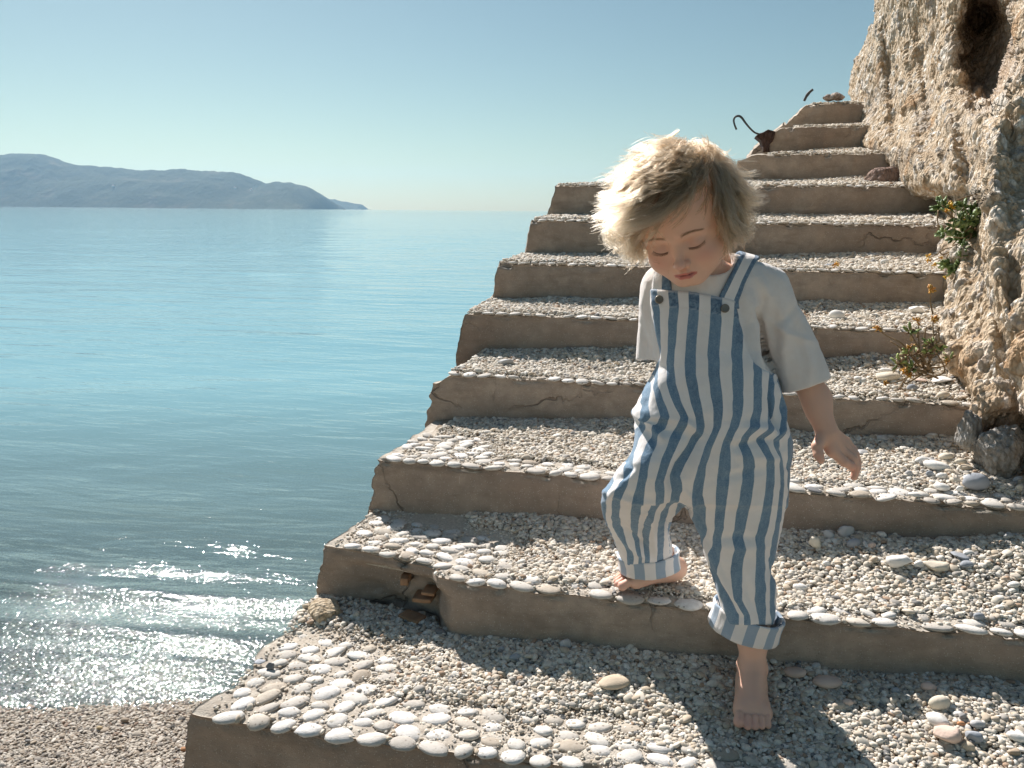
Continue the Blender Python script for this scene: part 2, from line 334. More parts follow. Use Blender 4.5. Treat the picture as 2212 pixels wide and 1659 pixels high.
def gn_scatter(name,P,rot,scl,mat,variants=6,sub=2):
    me=bpy.data.meshes.new(name); me.vertices.add(len(P)); me.vertices.foreach_set('co',np.ascontiguousarray(P,np.float32).ravel())
    for an,av in (('rot',rot),('scl',scl)):
        a=me.attributes.new(an,'FLOAT_VECTOR','POINT'); a.data.foreach_set('vector',np.ascontiguousarray(av,np.float32).ravel())
    me.materials.append(mat); o=bpy.data.objects.new(name,me); C.objects.link(o)
    ng=bpy.data.node_groups.new(name,'GeometryNodeTree'); ng.interface.new_socket('Geometry',in_out='INPUT',socket_type='NodeSocketGeometry'); ng.interface.new_socket('Geometry',in_out='OUTPUT',socket_type='NodeSocketGeometry')
    N=lambda t:ng.nodes.new(t); L=ng.links.new
    gi=N('NodeGroupInput'); go=N('NodeGroupOutput'); jn=N('GeometryNodeJoinGeometry')
    for v in range(variants):
        ic=N('GeometryNodeMeshIcoSphere'); ic.inputs['Subdivisions'].default_value=sub
        nz=N('ShaderNodeTexNoise'); nz.inputs['Scale'].default_value=.9; nz.inputs['Detail'].default_value=1
        ps=N('GeometryNodeInputPosition'); ad=N('ShaderNodeVectorMath'); ad.operation='ADD'; ad.inputs[1].default_value=(v*11.3,v*5.1,v*2.7); L(ps.outputs[0],ad.inputs[0]); L(ad.outputs[0],nz.inputs['Vector'])
        sb=N('ShaderNodeVectorMath'); sb.operation='SUBTRACT'; sb.inputs[1].default_value=(.5,.5,.5); L(nz.outputs['Color'],sb.inputs[0])
        sc=N('ShaderNodeVectorMath'); sc.operation='SCALE'; sc.inputs['Scale'].default_value=.75; L(sb.outputs[0],sc.inputs[0])
        sp=N('GeometryNodeSetPosition'); L(ic.outputs['Mesh'],sp.inputs['Geometry']); L(sc.outputs[0],sp.inputs['Offset'])
        ss=N('GeometryNodeSetShadeSmooth'); L(sp.outputs[0],ss.inputs['Geometry']); gti=N('GeometryNodeGeometryToInstance'); L(ss.outputs[0],gti.inputs[0]); L(gti.outputs[0],jn.inputs[0])
    iop=N('GeometryNodeInstanceOnPoints'); iop.inputs['Pick Instance'].default_value=True
    L(gi.outputs[0],iop.inputs['Points']); L(jn.outputs[0],iop.inputs['Instance'])
    rv=N('FunctionNodeRandomValue'); rv.data_type='INT'; rv.inputs[4].default_value=0; rv.inputs[5].default_value=variants-1; L(rv.outputs[2],iop.inputs['Instance Index'])
    ar=N('GeometryNodeInputNamedAttribute'); ar.data_type='FLOAT_VECTOR'; ar.inputs[0].default_value='rot'
    as_=N('GeometryNodeInputNamedAttribute'); as_.data_type='FLOAT_VECTOR'; as_.inputs[0].default_value='scl'
    er=N('FunctionNodeEulerToRotation'); L(ar.outputs[0],er.inputs[0]); L(er.outputs[0],iop.inputs['Rotation']); L(as_.outputs[0],iop.inputs['Scale'])
    sm=N('GeometryNodeSetMaterial'); sm.inputs['Material'].default_value=mat; L(iop.outputs[0],sm.inputs[0]); L(sm.outputs[0],go.inputs[0])
    o.modifiers.new('scatter','NODES').node_group=ng
    return o
GP=[];GR=[];GS=[]
for i in range(NST):
    yb=(SY[i+1] if i<NST-1 else SY[i]+.5)
    xr=XR[i] if i<3 else XR[i]
    A=(xr-XL[i])*(yb-SY[i]); dens=(26000 if i<1 else 24000 if i<3 else 19000 if i<6 else 13000)
    n=int(A*dens*2.7)
    x=rng.uniform(XL[i]+.01,xr,n); y=rng.uniform(0,1,n); yf=front(i,x); ybx=front(i+1,x) if i<NST-1 else yb+0*x; y=yf+.004+(ybx+.015-yf)*y
    ly=rng.random(n)
    # thin the gravel where the white pebbles are set
    pav=pavf(i,x,y)
    keep=rng.random(n)>pav*.80
    x,y,ly,pav=x[keep],y[keep],ly[keep],pav[keep]; n=len(x)
    sz=np.exp(rng.normal(math.log(.0038 if i<3 else .0042 if i<6 else .0050),.32,n)); big=rng.random(n)<.03; sz=np.where(big,sz*1.7,sz); sz=np.clip(sz,.002,.011); sz=np.where(pav>.3,sz*.65,sz)
    if i in(2,3): kp=x>XL[i]+.035+.04*(y-yf[keep])/.3; x,y,ly,pav,sz=x[kp],y[kp],ly[kp],pav[kp],sz[kp]; n=len(x)
    if i>=8: kp=x>XL[i]+.13+(.06 if i==10 else 0)*0; x,y,ly,pav,sz=x[kp],y[kp],ly[kp],pav[kp],sz[kp]; n=len(x)
    z=SZ[i]+(gravel_h(i,x,y)-.0045+.006*ly)*(1-.85*pav)+.001
    GP.append(np.stack([x,y,z],-1)); GS.append(np.stack([sz*rng.uniform(.9,1.35,n),sz*rng.uniform(.7,1,n),sz*rng.uniform(.45,.75,n)],-1))
    GR.append(np.stack([rng.normal(0,.35,n),rng.normal(0,.35,n),rng.uniform(0,6.28,n)],-1))
GP=np.concatenate(GP);GR=np.concatenate(GR);GS=np.concatenate(GS); print('gravel',len(GP))
tag(gn_scatter('gravel',GP,GR,GS,M_GRAV),'cream and grey pea gravel lying over the stair treads','gravel',kind='stuff')
# solid bed of grit below the loose grains, so that no bare concrete shows between them
for i in range(NST):
    nx,ny=160,40; yb=(SY[i+1] if i<NST-1 else SY[i]+.5)
    X,T=np.meshgrid(np.linspace(XL[i]+((.055 if i in(2,3) else .03) if i<8 else .13),XR[i],nx),np.linspace(0,1,ny)); Yf=front(i,X)+.015; Yb=(front(i+1,X) if i<NST-1 else yb)+.03; Y=Yf+(Yb-Yf)*T
    Z=SZ[i]+gravel_h(i,X,Y)*1.0-.0040+.001*fbm(np.stack([X,Y,Y*0],-1),90,2)-.0065*pavf(i,X,Y)-.03*sstep(.02,0,np.minimum(T,np.clip((X-XL[i]-.03)*2,0,1)))
    if i==0:
        g=G('grit'); pp_=g.attr('paved',o=2); c_=g.mix(pp_,(.30,.245,.185),g.ramp(g.noise(g.pos(),220,4),[(.3,(.42,.36,.29)),(.7,(.62,.55,.46))])); M_GRIT=g.surf(g.pbsdf(c_,.95,g.bump(g.noise(g.pos(),500,4),.6,.002),.1)); GA=[]  # unpaved grit toned dark, deepening the shade in gaps between grains
        GV=[];GF=[]
    GA.append(sstep(.2,.6,pavf(i,X,Y)).ravel())
    GV.append((np.stack([X,Y,Z],-1).reshape(-1,3),grid_faces(ny,nx)))
Vg,Fg=join(GV); tag(mesh_obj('grit_bed',Vg,Fg,M_GRIT,attrs={'paved':np.concatenate(GA)}),'fine sandy grit packed under the gravel on the treads','grit',kind='stuff')
# ------------------------------------------------------------------ cliff of conglomerate on the right
def lerp_tab(t,tab): a=np.array(tab,float); return [np.interp(t,a[:,0],a[:,k]) for k in range(1,a.shape[1])]
# silhouette row by row: py, left px, distance at the left edge
CL=[(-520,1930,3.9),(-300,1925,3.9),(0,1893,4.1),(60,1880,4.2),(105,1862,4.3),(128,1846,4.4),(180,1838,4.4),(205,1832,4.4),(216,1843,4.35),(268,1846,4.1),(290,1846,4.0),(322,1846,3.8),
    (333,1893,3.55),(372,1926,3.4),(400,1932,3.3),(418,1950,3.2),(428,1990,3.05),(437,2022,2.95),(470,2026,2.9),(530,2028,2.68),(600,2036,2.42),(650,2038,2.36),(690,2030,2.2),(730,2036,2.08),(790,2062,1.98),
    (830,2084,1.88),(870,2096,1.82),(915,2092,1.80),(950,2086,1.78),(985,2104,1.76),(1010,2130,1.73),(1050,2170,1.7),(1120,2200,1.66),(1400,2240,1.6)]
NU,NV=760,980
pv=np.linspace(-480,1130,NV); uu=np.linspace(0,1,NU)**1.15
Lx,Lz=lerp_tab(pv,CL)
def gs(a,k=9):
    w_=np.exp(-.5*(np.arange(-3*k,3*k+1)/k)**2); w_/=w_.sum(); return np.convolve(np.pad(a,3*k,mode='edge'),w_,'valid')
Lx=gs(Lx,4); Lxs=gs(Lx,12); Lz=gs(Lz,14)
ragg=6*fbm(np.stack([pv*0,pv,pv*0],-1),.03,3); Lx=Lx+ragg
PX=Lx[:,None]+(2600-Lx[:,None])*uu[None]; PY=np.repeat(pv[:,None],NU,1)
# depth (forward distance): far at the left rim, the near outcrop at the right
rim=np.array([(-480,2205),(0,2205),(60,2196),(180,2165),(330,2125),(470,2118),(600,2135),(760,2180),(900,2215),(1130,2260)],float)
rx=gs(np.interp(pv,rim[:,0],rim[:,1]),14)[:,None]
zr=np.interp(pv,[-480,0,400,700,900,1130],[2.75,2.7,2.42,1.98,1.74,1.6]); zr=gs(zr,14)[:,None]   # depth of the wall just left of the near rib
tt=np.clip((PX-Lxs[:,None])/(rx-Lxs[:,None]),0,1)
D=Lz[:,None]+(zr-Lz[:,None])*tt**.8
D=D+.10*(1-tt)*0
D=D-.22*sstep(-14,26,PX-rx)*np.interp(pv,[-480,600,850,1130],[1,1,.35,0])[:,None]-.0006*np.clip(PX-rx,0,400)
# dark hollow near the top right, lower overhang shelf, cave at the foot
hn=fbm(np.stack([PX,PY,PX*0],-1),.03,4); hn2=fbm(np.stack([PX,PY,PX*0],-1),.03,4,off=40); cx=(PX-2140+22*hn)/62; cyv=(PY-92+30*hn2)/136; D=D+.5*np.exp(-(cx**2+cyv**2)**2.6)
D=D+.14*np.exp(-(((PX-2118)/34)**2+((PY-40)/36)**2)**1.5)+.12*np.exp(-(((PX-2090)/30)**2+((PY-190)/24)**2))
D=D-.07*sstep(330,250,PY)*sstep(185,235,PY)*np.exp(-((PX-2110)/60)**2)
D=D+.16*sstep(395,440,PY)*sstep(560,500,PY)*np.exp(-((PX-2030)/70)**2)
D=D-.10*np.exp(-(((PX-1985)/55)**2+((PY-380)/60)**2))
for (a,b,s1,s2,am) in [(1925,200,14,200,.07),(1968,260,12,220,-.06),(2000,170,13,160,.07),(2052,300,14,120,-.07),(2090,330,14,90,.06),(1900,110,10,140,-.05),(2070,560,22,90,-.06),(2150,420,30,120,-.05),(2190,640,24,150,.06),(2140,700,20,120,-.05),(2062,700,16,90,.05),(2175,260,18,60,.06)]:
    D=D+am*np.exp(-((PX-a-.12*(PY-b))/s1)**2-((PY-b)/s2)**2)
D=D+.30*np.exp(-(((PX-2190)/60)**2+((PY-960)/50)**2))         # cave at the foot
D=D+.10*np.exp(-(((PX-2000)/26)**2+((PY-440)/24)**2))
# the rim rolls back
roll=np.exp(-(PX-Lx[:,None])/9.); D=D+.14*roll
P=onZ(PX,PY,D)
D2=.05*fbm(P,3.,3)+.02*fbm(P*np.array([1,1,.5]),9,3)
P=onZ(PX,PY,D+D2)
# back fold so that the rock has thickness beyond the silhouette
K=26; fold=[]
for k in range(K,0,-1):
    q=P[:,0]+np.array([.0,.0,0])+ (np.array([.5,.86,0])*(k/K)**1.6*1.6); q=q+(.03*fbm(q,5,3)*(k/K))[:,None]; fold.append(q)
P=np.concatenate([np.stack(fold,1),P],1)
def gnormal(P):
    du=np.gradient(P,axis=1); dv=np.gradient(P,axis=0); n=np.cross(dv,du); n/=np.linalg.norm(n,axis=-1,keepdims=True)+1e-9
    return n
Nn=gnormal(P)
tocam=CAM-P; sgn=np.sign((Nn*tocam).sum(-1).mean()); Nn*=sgn
st=np.array([1,1,.52]); Pw=P+.014*np.stack([fbm(P,16,3,off=3),fbm(P,16,3,off=23),fbm(P,16,3,off=43)],-1); sk=Pw@np.array([[1,0,0],[0,1,0],[.22,.12,1]])*st
f1,f2,id1=worley(sk,22); g1,g2,id2=worley(sk+3.3,58); h1,h2,id3=worley(P*np.array([1,1,.75])+7.7,8.5); e1,e2,ide=worley(sk+9.1,125)
big=np.clip(.42-h1,0,1)*2.4*(id3>.62)
nearw=sstep(2.9,2.2,P@_fw)
dome=lambda f,r: np.sqrt(np.clip(1-(f/r)**2,0,1))
disp=(.007+.008*nearw)*dome(f1,.42)*(id1>.5)*(id1-.3)*1.6+.0065*dome(g1,.46)*(.15+1.1*id2)*(id2>.2)+.0032*dome(e1,.5)*ide+(.012+.024*nearw)*np.sqrt(np.clip(big,0,1))+.015*fbm(P*np.array([1,1,.6]),12,5,.52)
disp=disp-.006*sstep(.1,.5,fbm(P*st,30,3,off=80))
P=P+Nn*disp[...,None]
cream=np.array([.68,.58,.45]);tan=np.array([.56,.44,.31]);grey=np.array([.46,.43,.40]);white=np.array([.84,.80,.73]);och=np.array([.56,.36,.20]);rust=np.array([.46,.32,.23])
def pick(idv,cols,ths):
    out=np.zeros(idv.shape+(3,)); out[:]=cols[0]
    for c,t in zip(cols[1:],ths): out[idv>t]=c
    return out
col=pick(id2,[cream,tan,white,grey],[.5,.8,.95])
c1=pick(id1,[cream,white,tan,grey,cream],[.45,.62,.8,.87]); m=(f1<.42)&(id1>.5); col[m]=.4*col[m]+.6*c1[m]
c3=pick(id3,[white,och,grey,white],[.72,.84,.9]); m=(h1<.33)&(id3>.62); col[m]=.25*col[m]+.75*c3[m]
nz=fbm(P,2.2,4); col=col*(1-.0*nz[...,None]); k=sstep(.05,.4,nz)[...,None]; col=col*(1-.6*k)+.6*k*col*np.array([1.05,.80,.58])
k=sstep(.1,.45,fbm(P,3.1,3,off=50))[...,None]; col=col*(1-.4*k)+.4*k*grey
mat_f=sstep(.38,.55,np.minimum(np.where(id1>.5,f1,1),np.where(id2>.2,g1,1)))[...,None]; col=col*(1-.45*mat_f)+.45*mat_f*tan*.8
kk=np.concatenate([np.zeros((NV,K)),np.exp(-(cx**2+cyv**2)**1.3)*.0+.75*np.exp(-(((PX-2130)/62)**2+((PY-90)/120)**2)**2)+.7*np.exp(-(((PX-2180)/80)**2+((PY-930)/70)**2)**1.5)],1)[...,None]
col=col*(1-kk)+kk*rust*(.7+.6*id2[...,None])  # reddish brown rock in hollow and cave, its dark tone adding to their shade
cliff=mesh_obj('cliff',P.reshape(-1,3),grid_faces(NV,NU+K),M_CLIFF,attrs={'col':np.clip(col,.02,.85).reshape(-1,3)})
tag(cliff,'pale pebbly conglomerate cliff rising beside the stairs on the right','cliff',kind='structure')

# ------------------------------------------------------------------ sea, beach, hills
SH=2.75     # forward distance of the waterline
def beach_z(Zf,lat): 
    s=SH-Zf+.10*np.sin(lat*.9+.3)
    return np.where(s>0,.085*s,.13*s-.0*s)-.0
nf,nl=260,320
zf=np.concatenate([np.linspace(-3,1.5,14)[:-1],np.linspace(1.5,5,nf),np.geomspace(5,60,50)[1:]]); la=np.concatenate([np.linspace(-40,-4,30)[:-1],np.linspace(-4,1.6,nl),np.geomspace(1.7,30,24)])
ZF,LA=np.meshgrid(zf,la,indexing='ij'); Pb=_fw*ZF[...,None]+_rt*LA[...,None]; Pb[...,2]=beach_z(ZF,LA)+.006*fbm(Pb,3,3)
bf1,bf2,bid=worley(Pb*np.array([1,1,0]),75)
inn=(ZF>1.4)&(ZF<5.1)&(LA>-4)&(LA<1.7)
Pb[...,2]+=np.where(inn,.007*np.sqrt(np.clip(.75-bf1,0,1)),0)
g=G('beach_shingle'); p=g.pos(); pz=g.n('VectorMath',{0:p,1:(1,1,.2)},operation='MULTIPLY')
vc=g.n('SeparateColor',{0:g.voro(pz,75,'Color')}); col=g.ramp(vc,[(0,(.27,.22,.17)),(.3,(.38,.31,.24)),(.5,(.20,.155,.12)),(.65,(.46,.40,.32)),(.85,(.12,.095,.08)),(.95,(.32,.21,.14))],'CONSTANT')
v=g.voro(pz,75); col=g.mix(g.rampv(v,.45,.8,0,.6),col,(.10,.08,.065))
v2=g.voro(pz,170); h=g.math('SUBTRACT',1.,g.math('ADD',v,g.math('MULTIPLY',v2,.4)))
M_BEACH=g.surf(g.pbsdf(col,.55,g.bump(h,.8,.006),.4))
tag(mesh_obj('beach',Pb.reshape(-1,3),grid_faces(*ZF.shape)[:,::-1],M_BEACH),'wet grey brown shingle beach sloping into the sea',kind='structure')
M_BPEB=m_gravel()
for e_,c_ in zip([x for x in M_BPEB.node_tree.nodes if x.type=='VALTORGB'][0].color_ramp.elements,[(.44,.40,.345),(.32,.275,.225),(.50,.45,.385),(.60,.56,.50),(.22,.20,.18),(.38,.32,.255),(.46,.42,.36),(.26,.19,.145),(.11,.105,.10)]): e_.color=(*c_,1)
nb_=85000; zb_=rng.uniform(1.45,3.35,nb_); lb_=rng.uniform(-2.6,-.75,nb_)*zb_/2.2*1.0; lb_=np.clip(lb_,-3.2,-.6); Pbb=_fw*zb_[:,None]+_rt*lb_[:,None]; Pbb[:,2]=beach_z(zb_,lb_)+.006*fbm(Pbb,3,3)+.004+.003*rng.random(nb_)
sb_=np.clip(np.exp(rng.normal(math.log(.0040),.34,nb_)),.0025,.014)
tag(gn_scatter('beach_pebbles',Pbb,np.stack([rng.normal(0,.3,nb_),rng.normal(0,.3,nb_),rng.uniform(0,6.28,nb_)],-1),np.stack([sb_*rng.uniform(1,1.5,nb_),sb_,sb_*rng.uniform(.4,.7,nb_)],-1),M_BPEB),'small wet brown and grey pebbles covering the beach','pebbles',kind='stuff')
# sea surface: polar sheet out to the horizon
rr=np.concatenate([np.linspace(2.2,9,330)[:-1],np.geomspace(9,80,170)[:-1],np.geomspace(80,9200,70)]); aa=np.linspace(R_(-75),R_(60),430)
RR,AA=np.meshgrid(rr,aa,indexing='ij'); Ps=_fw*(RR*np.cos(AA))[...,None]+_rt*(RR*np.sin(AA))[...,None]
x_,y_=Ps[...,0].copy(),Ps[...,1].copy(); ZFs=Ps@_fw; LAs=Ps@_rt
wv=np.zeros_like(x_); wr=np.random.default_rng(11)
for lam,am,sp in [(7,.018,.5),(3.1,.012,.7),(1.4,.007,.9),(.62,.0035,1.2),(.33,.0016,1.6)]:
    for _ in range(6):
        th=math.pi/2+HEAD+wr.normal(0,.35)*sp+.15; k=2*np.pi/(lam*wr.uniform(.75,1.3))
        s=np.sin(k*(x_*math.cos(th)+y_*math.sin(th))+wr.uniform(0,6.28)+1.3*vnoise(Ps,.5/lam))
        wv+=am*.14*(s+.25*s*s)*np.clip(40*lam/RR-1,0,1)
shore=sstep(0,.8,ZFs-SH+.1); wv*=.15+.85*sstep(0,1.6,ZFs-SH)
# small breaking ripples close to the shingle
rip=.016*np.exp(-((ZFs-3.62-.10*np.sin(LAs*1.7))/.09)**2)+.010*np.exp(-((ZFs-3.25-.08*np.sin(LAs*2.3+1))/.07)**2)
Ps[...,2]=.0+wv+rip*(1+.5*vnoise(Ps,2.))
dep=np.clip(.13*(ZFs-SH),0,None)
g=G('sea_water'); p=g.pos(); dp=g.attr('depth',o=2)
ds=g.n('CameraData',o=2)
rp=g.n('Mapping',{'Vector':p,'Rotation':(0,0,-HEAD),'Scale':(.30,1.,1.)})
n1=g.noise(rp,1.1,3,.5,dist=.4); n2=g.noise(rp,9,4,.6,dist=.3); n3=g.noise(p,60,2,.5); n4=g.noise(rp,3.6,3,.55,dist=.5)
h=g.math('ADD',g.math('MULTIPLY',n1,.055),g.math('ADD',g.math('ADD',g.math('MULTIPLY',n4,.022),g.math('MULTIPLY',n2,.0075)),g.math('MULTIPLY',n3,g.rampv(dp,.10,.22,.0042,.0005))))
nr=g.bump(h,1.,1.)
dif=g.n('BsdfDiffuse',{0:g.ramp(g.rampv(g.math('POWER',dp,.5),0,2.2),[(0,(.265,.345,.34)),(.35,(.17,.34,.385)),(1,(.12,.345,.44))]),})
tr=g.n('BsdfTransparent',{0:(.72,.88,.90)})
a=g.n('MixShader',{0:g.rampv(g.math('MULTIPLY',dp,1.),.0,.75,.14,1.),1:tr,2:dif})
gl=g.n('BsdfGlossy',{0:(1,1,1),'Roughness':.05,'Normal':nr}); fr=g.n('Fresnel',{0:1.33,'Normal':nr})
M_SEA=g.surf(g.n('MixShader',{0:fr,1:a,2:gl}))
tag(mesh_obj('sea',Ps.reshape(-1,3),grid_faces(*RR.shape),M_SEA,attrs={'depth':dep.reshape(-1)}),'calm blue sea with small ripples reaching the horizon',kind='structure')

def hill(name,ridge,Dm,depth,label,seed):
    r=np.array(ridge,float); px=np.linspace(r[0,0],r[-1,0],420); ry=np.interp(px,r[:,0],r[:,1])
    top=onZ(px,ry,Dm); H=np.maximum(top[:,2],0); nb=70
    sgn=np.linspace(-1,1,nb); base=top.copy(); base[:,2]=0
    V=base[None]+(_fw*depth)[None,None]*sgn[:,None,None]
    prof=(1-np.abs(sgn)**1.35)[:,None]; V=np.repeat(V,1,0); z=H[None]*prof
    gl=fbm(V*np.array([1,1,0]),1/430.,5,.55,off=seed); z=z*(1+.34*gl*(1-prof)*2.2*(prof>0))-3; z+=8*fbm(V,1/42.,2)*prof*(H[None]>25)
    V[...,2]=np.maximum(z,-3)
    V=V+(_rt*100)[None,None]*(fbm(V,1/500.,3,off=9)[...,None])*(1-prof)[...,None]
    return tag(mesh_obj(name,V.reshape(-1,3),grid_faces(nb,len(px))[:,::-1],M_HILL),label,kind='structure')
g=G('wooded_hillside'); p=g.pos(); n=g.noise(p,.0036,6,.65); n2=g.noise(p,.024,5,.7); vc=g.voro(p,.02)
col=g.ramp(n,[(.35,(.045,.06,.035)),(.55,(.075,.085,.05)),(.70,(.17,.135,.09))]); col=g.mix(g.rampv(n2,.4,.7,0,.7),col,(.035,.045,.03))
col=g.mix(g.rampv(vc,.06,.03,0,.0),col,(.5,.45,.4))
M_HILL=g.surf(g.pbsdf(col,.95,g.bump(n2,1.,14.),.05))
hill('hills',[(-420,352),(-260,335),(-120,338),(0,333),(30,330),(60,331),(95,333),(115,340),(140,350),(180,356),(235,360),(290,366),(350,367),(400,364),(440,368),(505,371),(520,374),(545,385),(573,396),(592,392),(630,394),(660,401),(680,412),(698,427),(706,440),(711,456)],6000,800,'long wooded headland across the bay',1)
hill('hills',[(640,420),(700,428),(730,432),(770,440),(783,442),(790,450),(793,458)],8200,400,'low farther point of land behind the headland tip',5)
# white houses scattered on the far slope
M_HOUSE=m_plain('white_wall',(.8,.78,.74),.8); M_ROOF=m_plain('tile_roof',(.4,.2,.13),.8)
for k,(px,py,wd,lb) in enumerate([(165,420,16,'long white house low on the left of the far hillside'),(262,435,10,'small white house near the far shore beside a second one'),(272,443,9,'tiny white house right at the foot of the far hills'),(50,421,14,'white house on the left slope of the far headland'),(245,402,9,'small white house halfway up the far slope'),(543,410,9,'small white house on the right end of the far hillside'),(508,406,7,'tiny pale house high near the end of the far headland')]):
    Zh=6000-800*(.84 if py>425 else .62); c=onZ(px,py,Zh); e=empty('house',tuple(c)); tag(e,lb,'house','houses on the far hillside')
    b=bmesh.new(); bmesh.ops.create_cube(b,size=1,matrix=Matrix.Diagonal((wd*1.5,14,9,1)).to_4x4()); me=bpy.data.meshes.new('wall'); b.to_mesh(me); b.free(); me.materials.append(M_HOUSE); o=bpy.data.objects.new('wall',me); C.objects.link(o); o.parent=e
    h_,d_=wd*.75+.6,7.6; Vr=np.array([(-h_,-d_,4.51),(h_,-d_,4.51),(h_,d_,4.51),(-h_,d_,4.51),(-h_,0,7),(h_,0,7)]); mesh_obj('roof',Vr,[[0,1,5,4],[3,4,5,2],[0,4,3],[1,2,5],[0,3,2,1]],M_ROOF,e,smooth=False)
# small boats
M_BOAT=m_plain('dark_hull',(.05,.06,.07),.5)
for px,py,L_,lb in [(161,448.0,2.4,'small dark boat on the water off the far hills, left of a pair'),(171,448.2,2.4,'small dark boat on the water off the far hills, right of a pair'),(536,452.6,2.2,'tiny dark boat out on the bay alone below the headland'),(743,454,2.,'tiny dark boat below the tip of the headland'),(800,454.3,2.,'tiny pale boat beyond the farthest point of land')]:
    Zb=2600; c=onZ(px,py,Zb); c[2]=0; e=empty('boat',tuple(c)); tag(e,lb,'boat','boats far out on the bay')
    xs=np.linspace(-1,1,12); rws=[]
    for x in xs:
        wdt=.75*(1-abs(x)**2.5); rws.append([(x*L_,-wdt,.75+.25*x*x),(x*L_*.95,-wdt*.6,-.1),(x*L_*.95,wdt*.6,-.1),(x*L_,wdt,.75+.25*x*x)])
    mesh_obj('hull',np.array(rws).reshape(-1,3),grid_faces(12,4),M_BOAT,e)
    V,F=tube([(0,0,.3),(0,0,.9),(0,0,1.35),(0,0,1.7)],[.32,.3,.26,.14],8); mesh_obj('cabin',V,F.tolist() if 0 else np.unique(F,axis=0)[:0] if 0 else F[F[:,2]!=F[:,3]],M_BOAT,e)
# ------------------------------------------------------------------ haze
def haze():
    g=G('haze'); g.t.links.new(g.n('VolumePrincipled',{'Color':(.44,.73,1.),'Density':HAZE,'Anisotropy':.3}),g.out.inputs[1])
    x0,x1,y0,y1,z0,z1=-9800,9800,-800,9600,-12,445
    V=[(x,y,z) for x in(x0,x1) for y in(y0,y1) for z in(z0,z1)]; F=[[0,1,3,2],[4,6,7,5],[0,4,5,1],[2,3,7,6],[0,2,6,4],[1,5,7,3]]
    o=mesh_obj('haze',np.array(V),F,g.m,smooth=False); o['kind']='stuff'; o['label']='pale blue sea haze in the air over the bay'
HAZE=.00006
haze()
# ------------------------------------------------------------------ loose stones
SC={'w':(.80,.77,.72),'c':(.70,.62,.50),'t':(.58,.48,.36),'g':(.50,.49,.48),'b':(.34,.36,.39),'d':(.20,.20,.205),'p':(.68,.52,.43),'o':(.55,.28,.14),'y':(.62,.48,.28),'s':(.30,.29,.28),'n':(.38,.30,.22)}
IC3,IF3=ico(3)
rs=np.random.default_rng(77)
def stone(px,py,rx,ry,i,col,label,kind='r',grp=None,name='stone',zoff=.0,yaw=None):
    z0=(SZ[i] if i is not None else 0.)+.010+zoff
    if i is not None and i>=6: yy=SY[i]+.12; c=ony(px,py,yy); 
    else:
        c=onz(px,py,z0)
        for _ in range(6): gh_=float(gravel_h(i,np.array([c[0]]),np.array([c[1]]))[0]); c=.5*c+.5*onz(px,py,SZ[i]+gh_+.006+zoff)
    dist=(c-CAM)@cF; a=rx*dist/FPX*1.0; b=min(a*(.62 if kind!='f' else .8),a); h=ry*dist/FPX
    dip=abs(((CAM-c)/np.linalg.norm(CAM-c))[2]); 
    hh=max(.25*a,min(h*1.05,a*.85)) if kind!='f' else a*.22
    if kind=='f': b=max(.4*a,min(1.2*a,h/max(dip,.25)))
    P=IC3*(1+.16*fbm(IC3+rs.random(3)*50,.9,2)[:,None])
    if kind in('a','f'):   # angular: flatten along a few random facets
        for _ in range(12):
            n=rs.normal(0,1,3); n/=np.linalg.norm(n); t=rs.uniform(.55,.85); d=P@n; P=P-np.outer(np.maximum(d-t,0)*.9,n)
    P=P+.025*np.stack([fbm(IC3+k*7+px,5,3) for k in range(3)],-1)
    P=P*np.array([a,b,hh]); th=(rs.normal(0,.25) if yaw is None else yaw)+HEAD; cs,sn=math.cos(th),math.sin(th); P=P@np.array([[cs,sn,0],[-sn,cs,0],[0,0,1]])
    tx=rs.normal(0,.08); P[:,2]+=P[:,0]*tx
    colr=np.array(SC[col]); nz=fbm(P+c,55,4); cc=colr*(1+.22*nz[:,None]); 
    if i is not None: c=c.copy(); gh=float(gravel_h(i,np.array([c[0]]),np.array([c[1]]))[0]); c[2]=SZ[i]+gh+hh*.62+zoff
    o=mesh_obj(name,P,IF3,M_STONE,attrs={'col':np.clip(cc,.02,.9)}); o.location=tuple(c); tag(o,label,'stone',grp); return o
PILE='loose stones heaped at the foot of the rock'
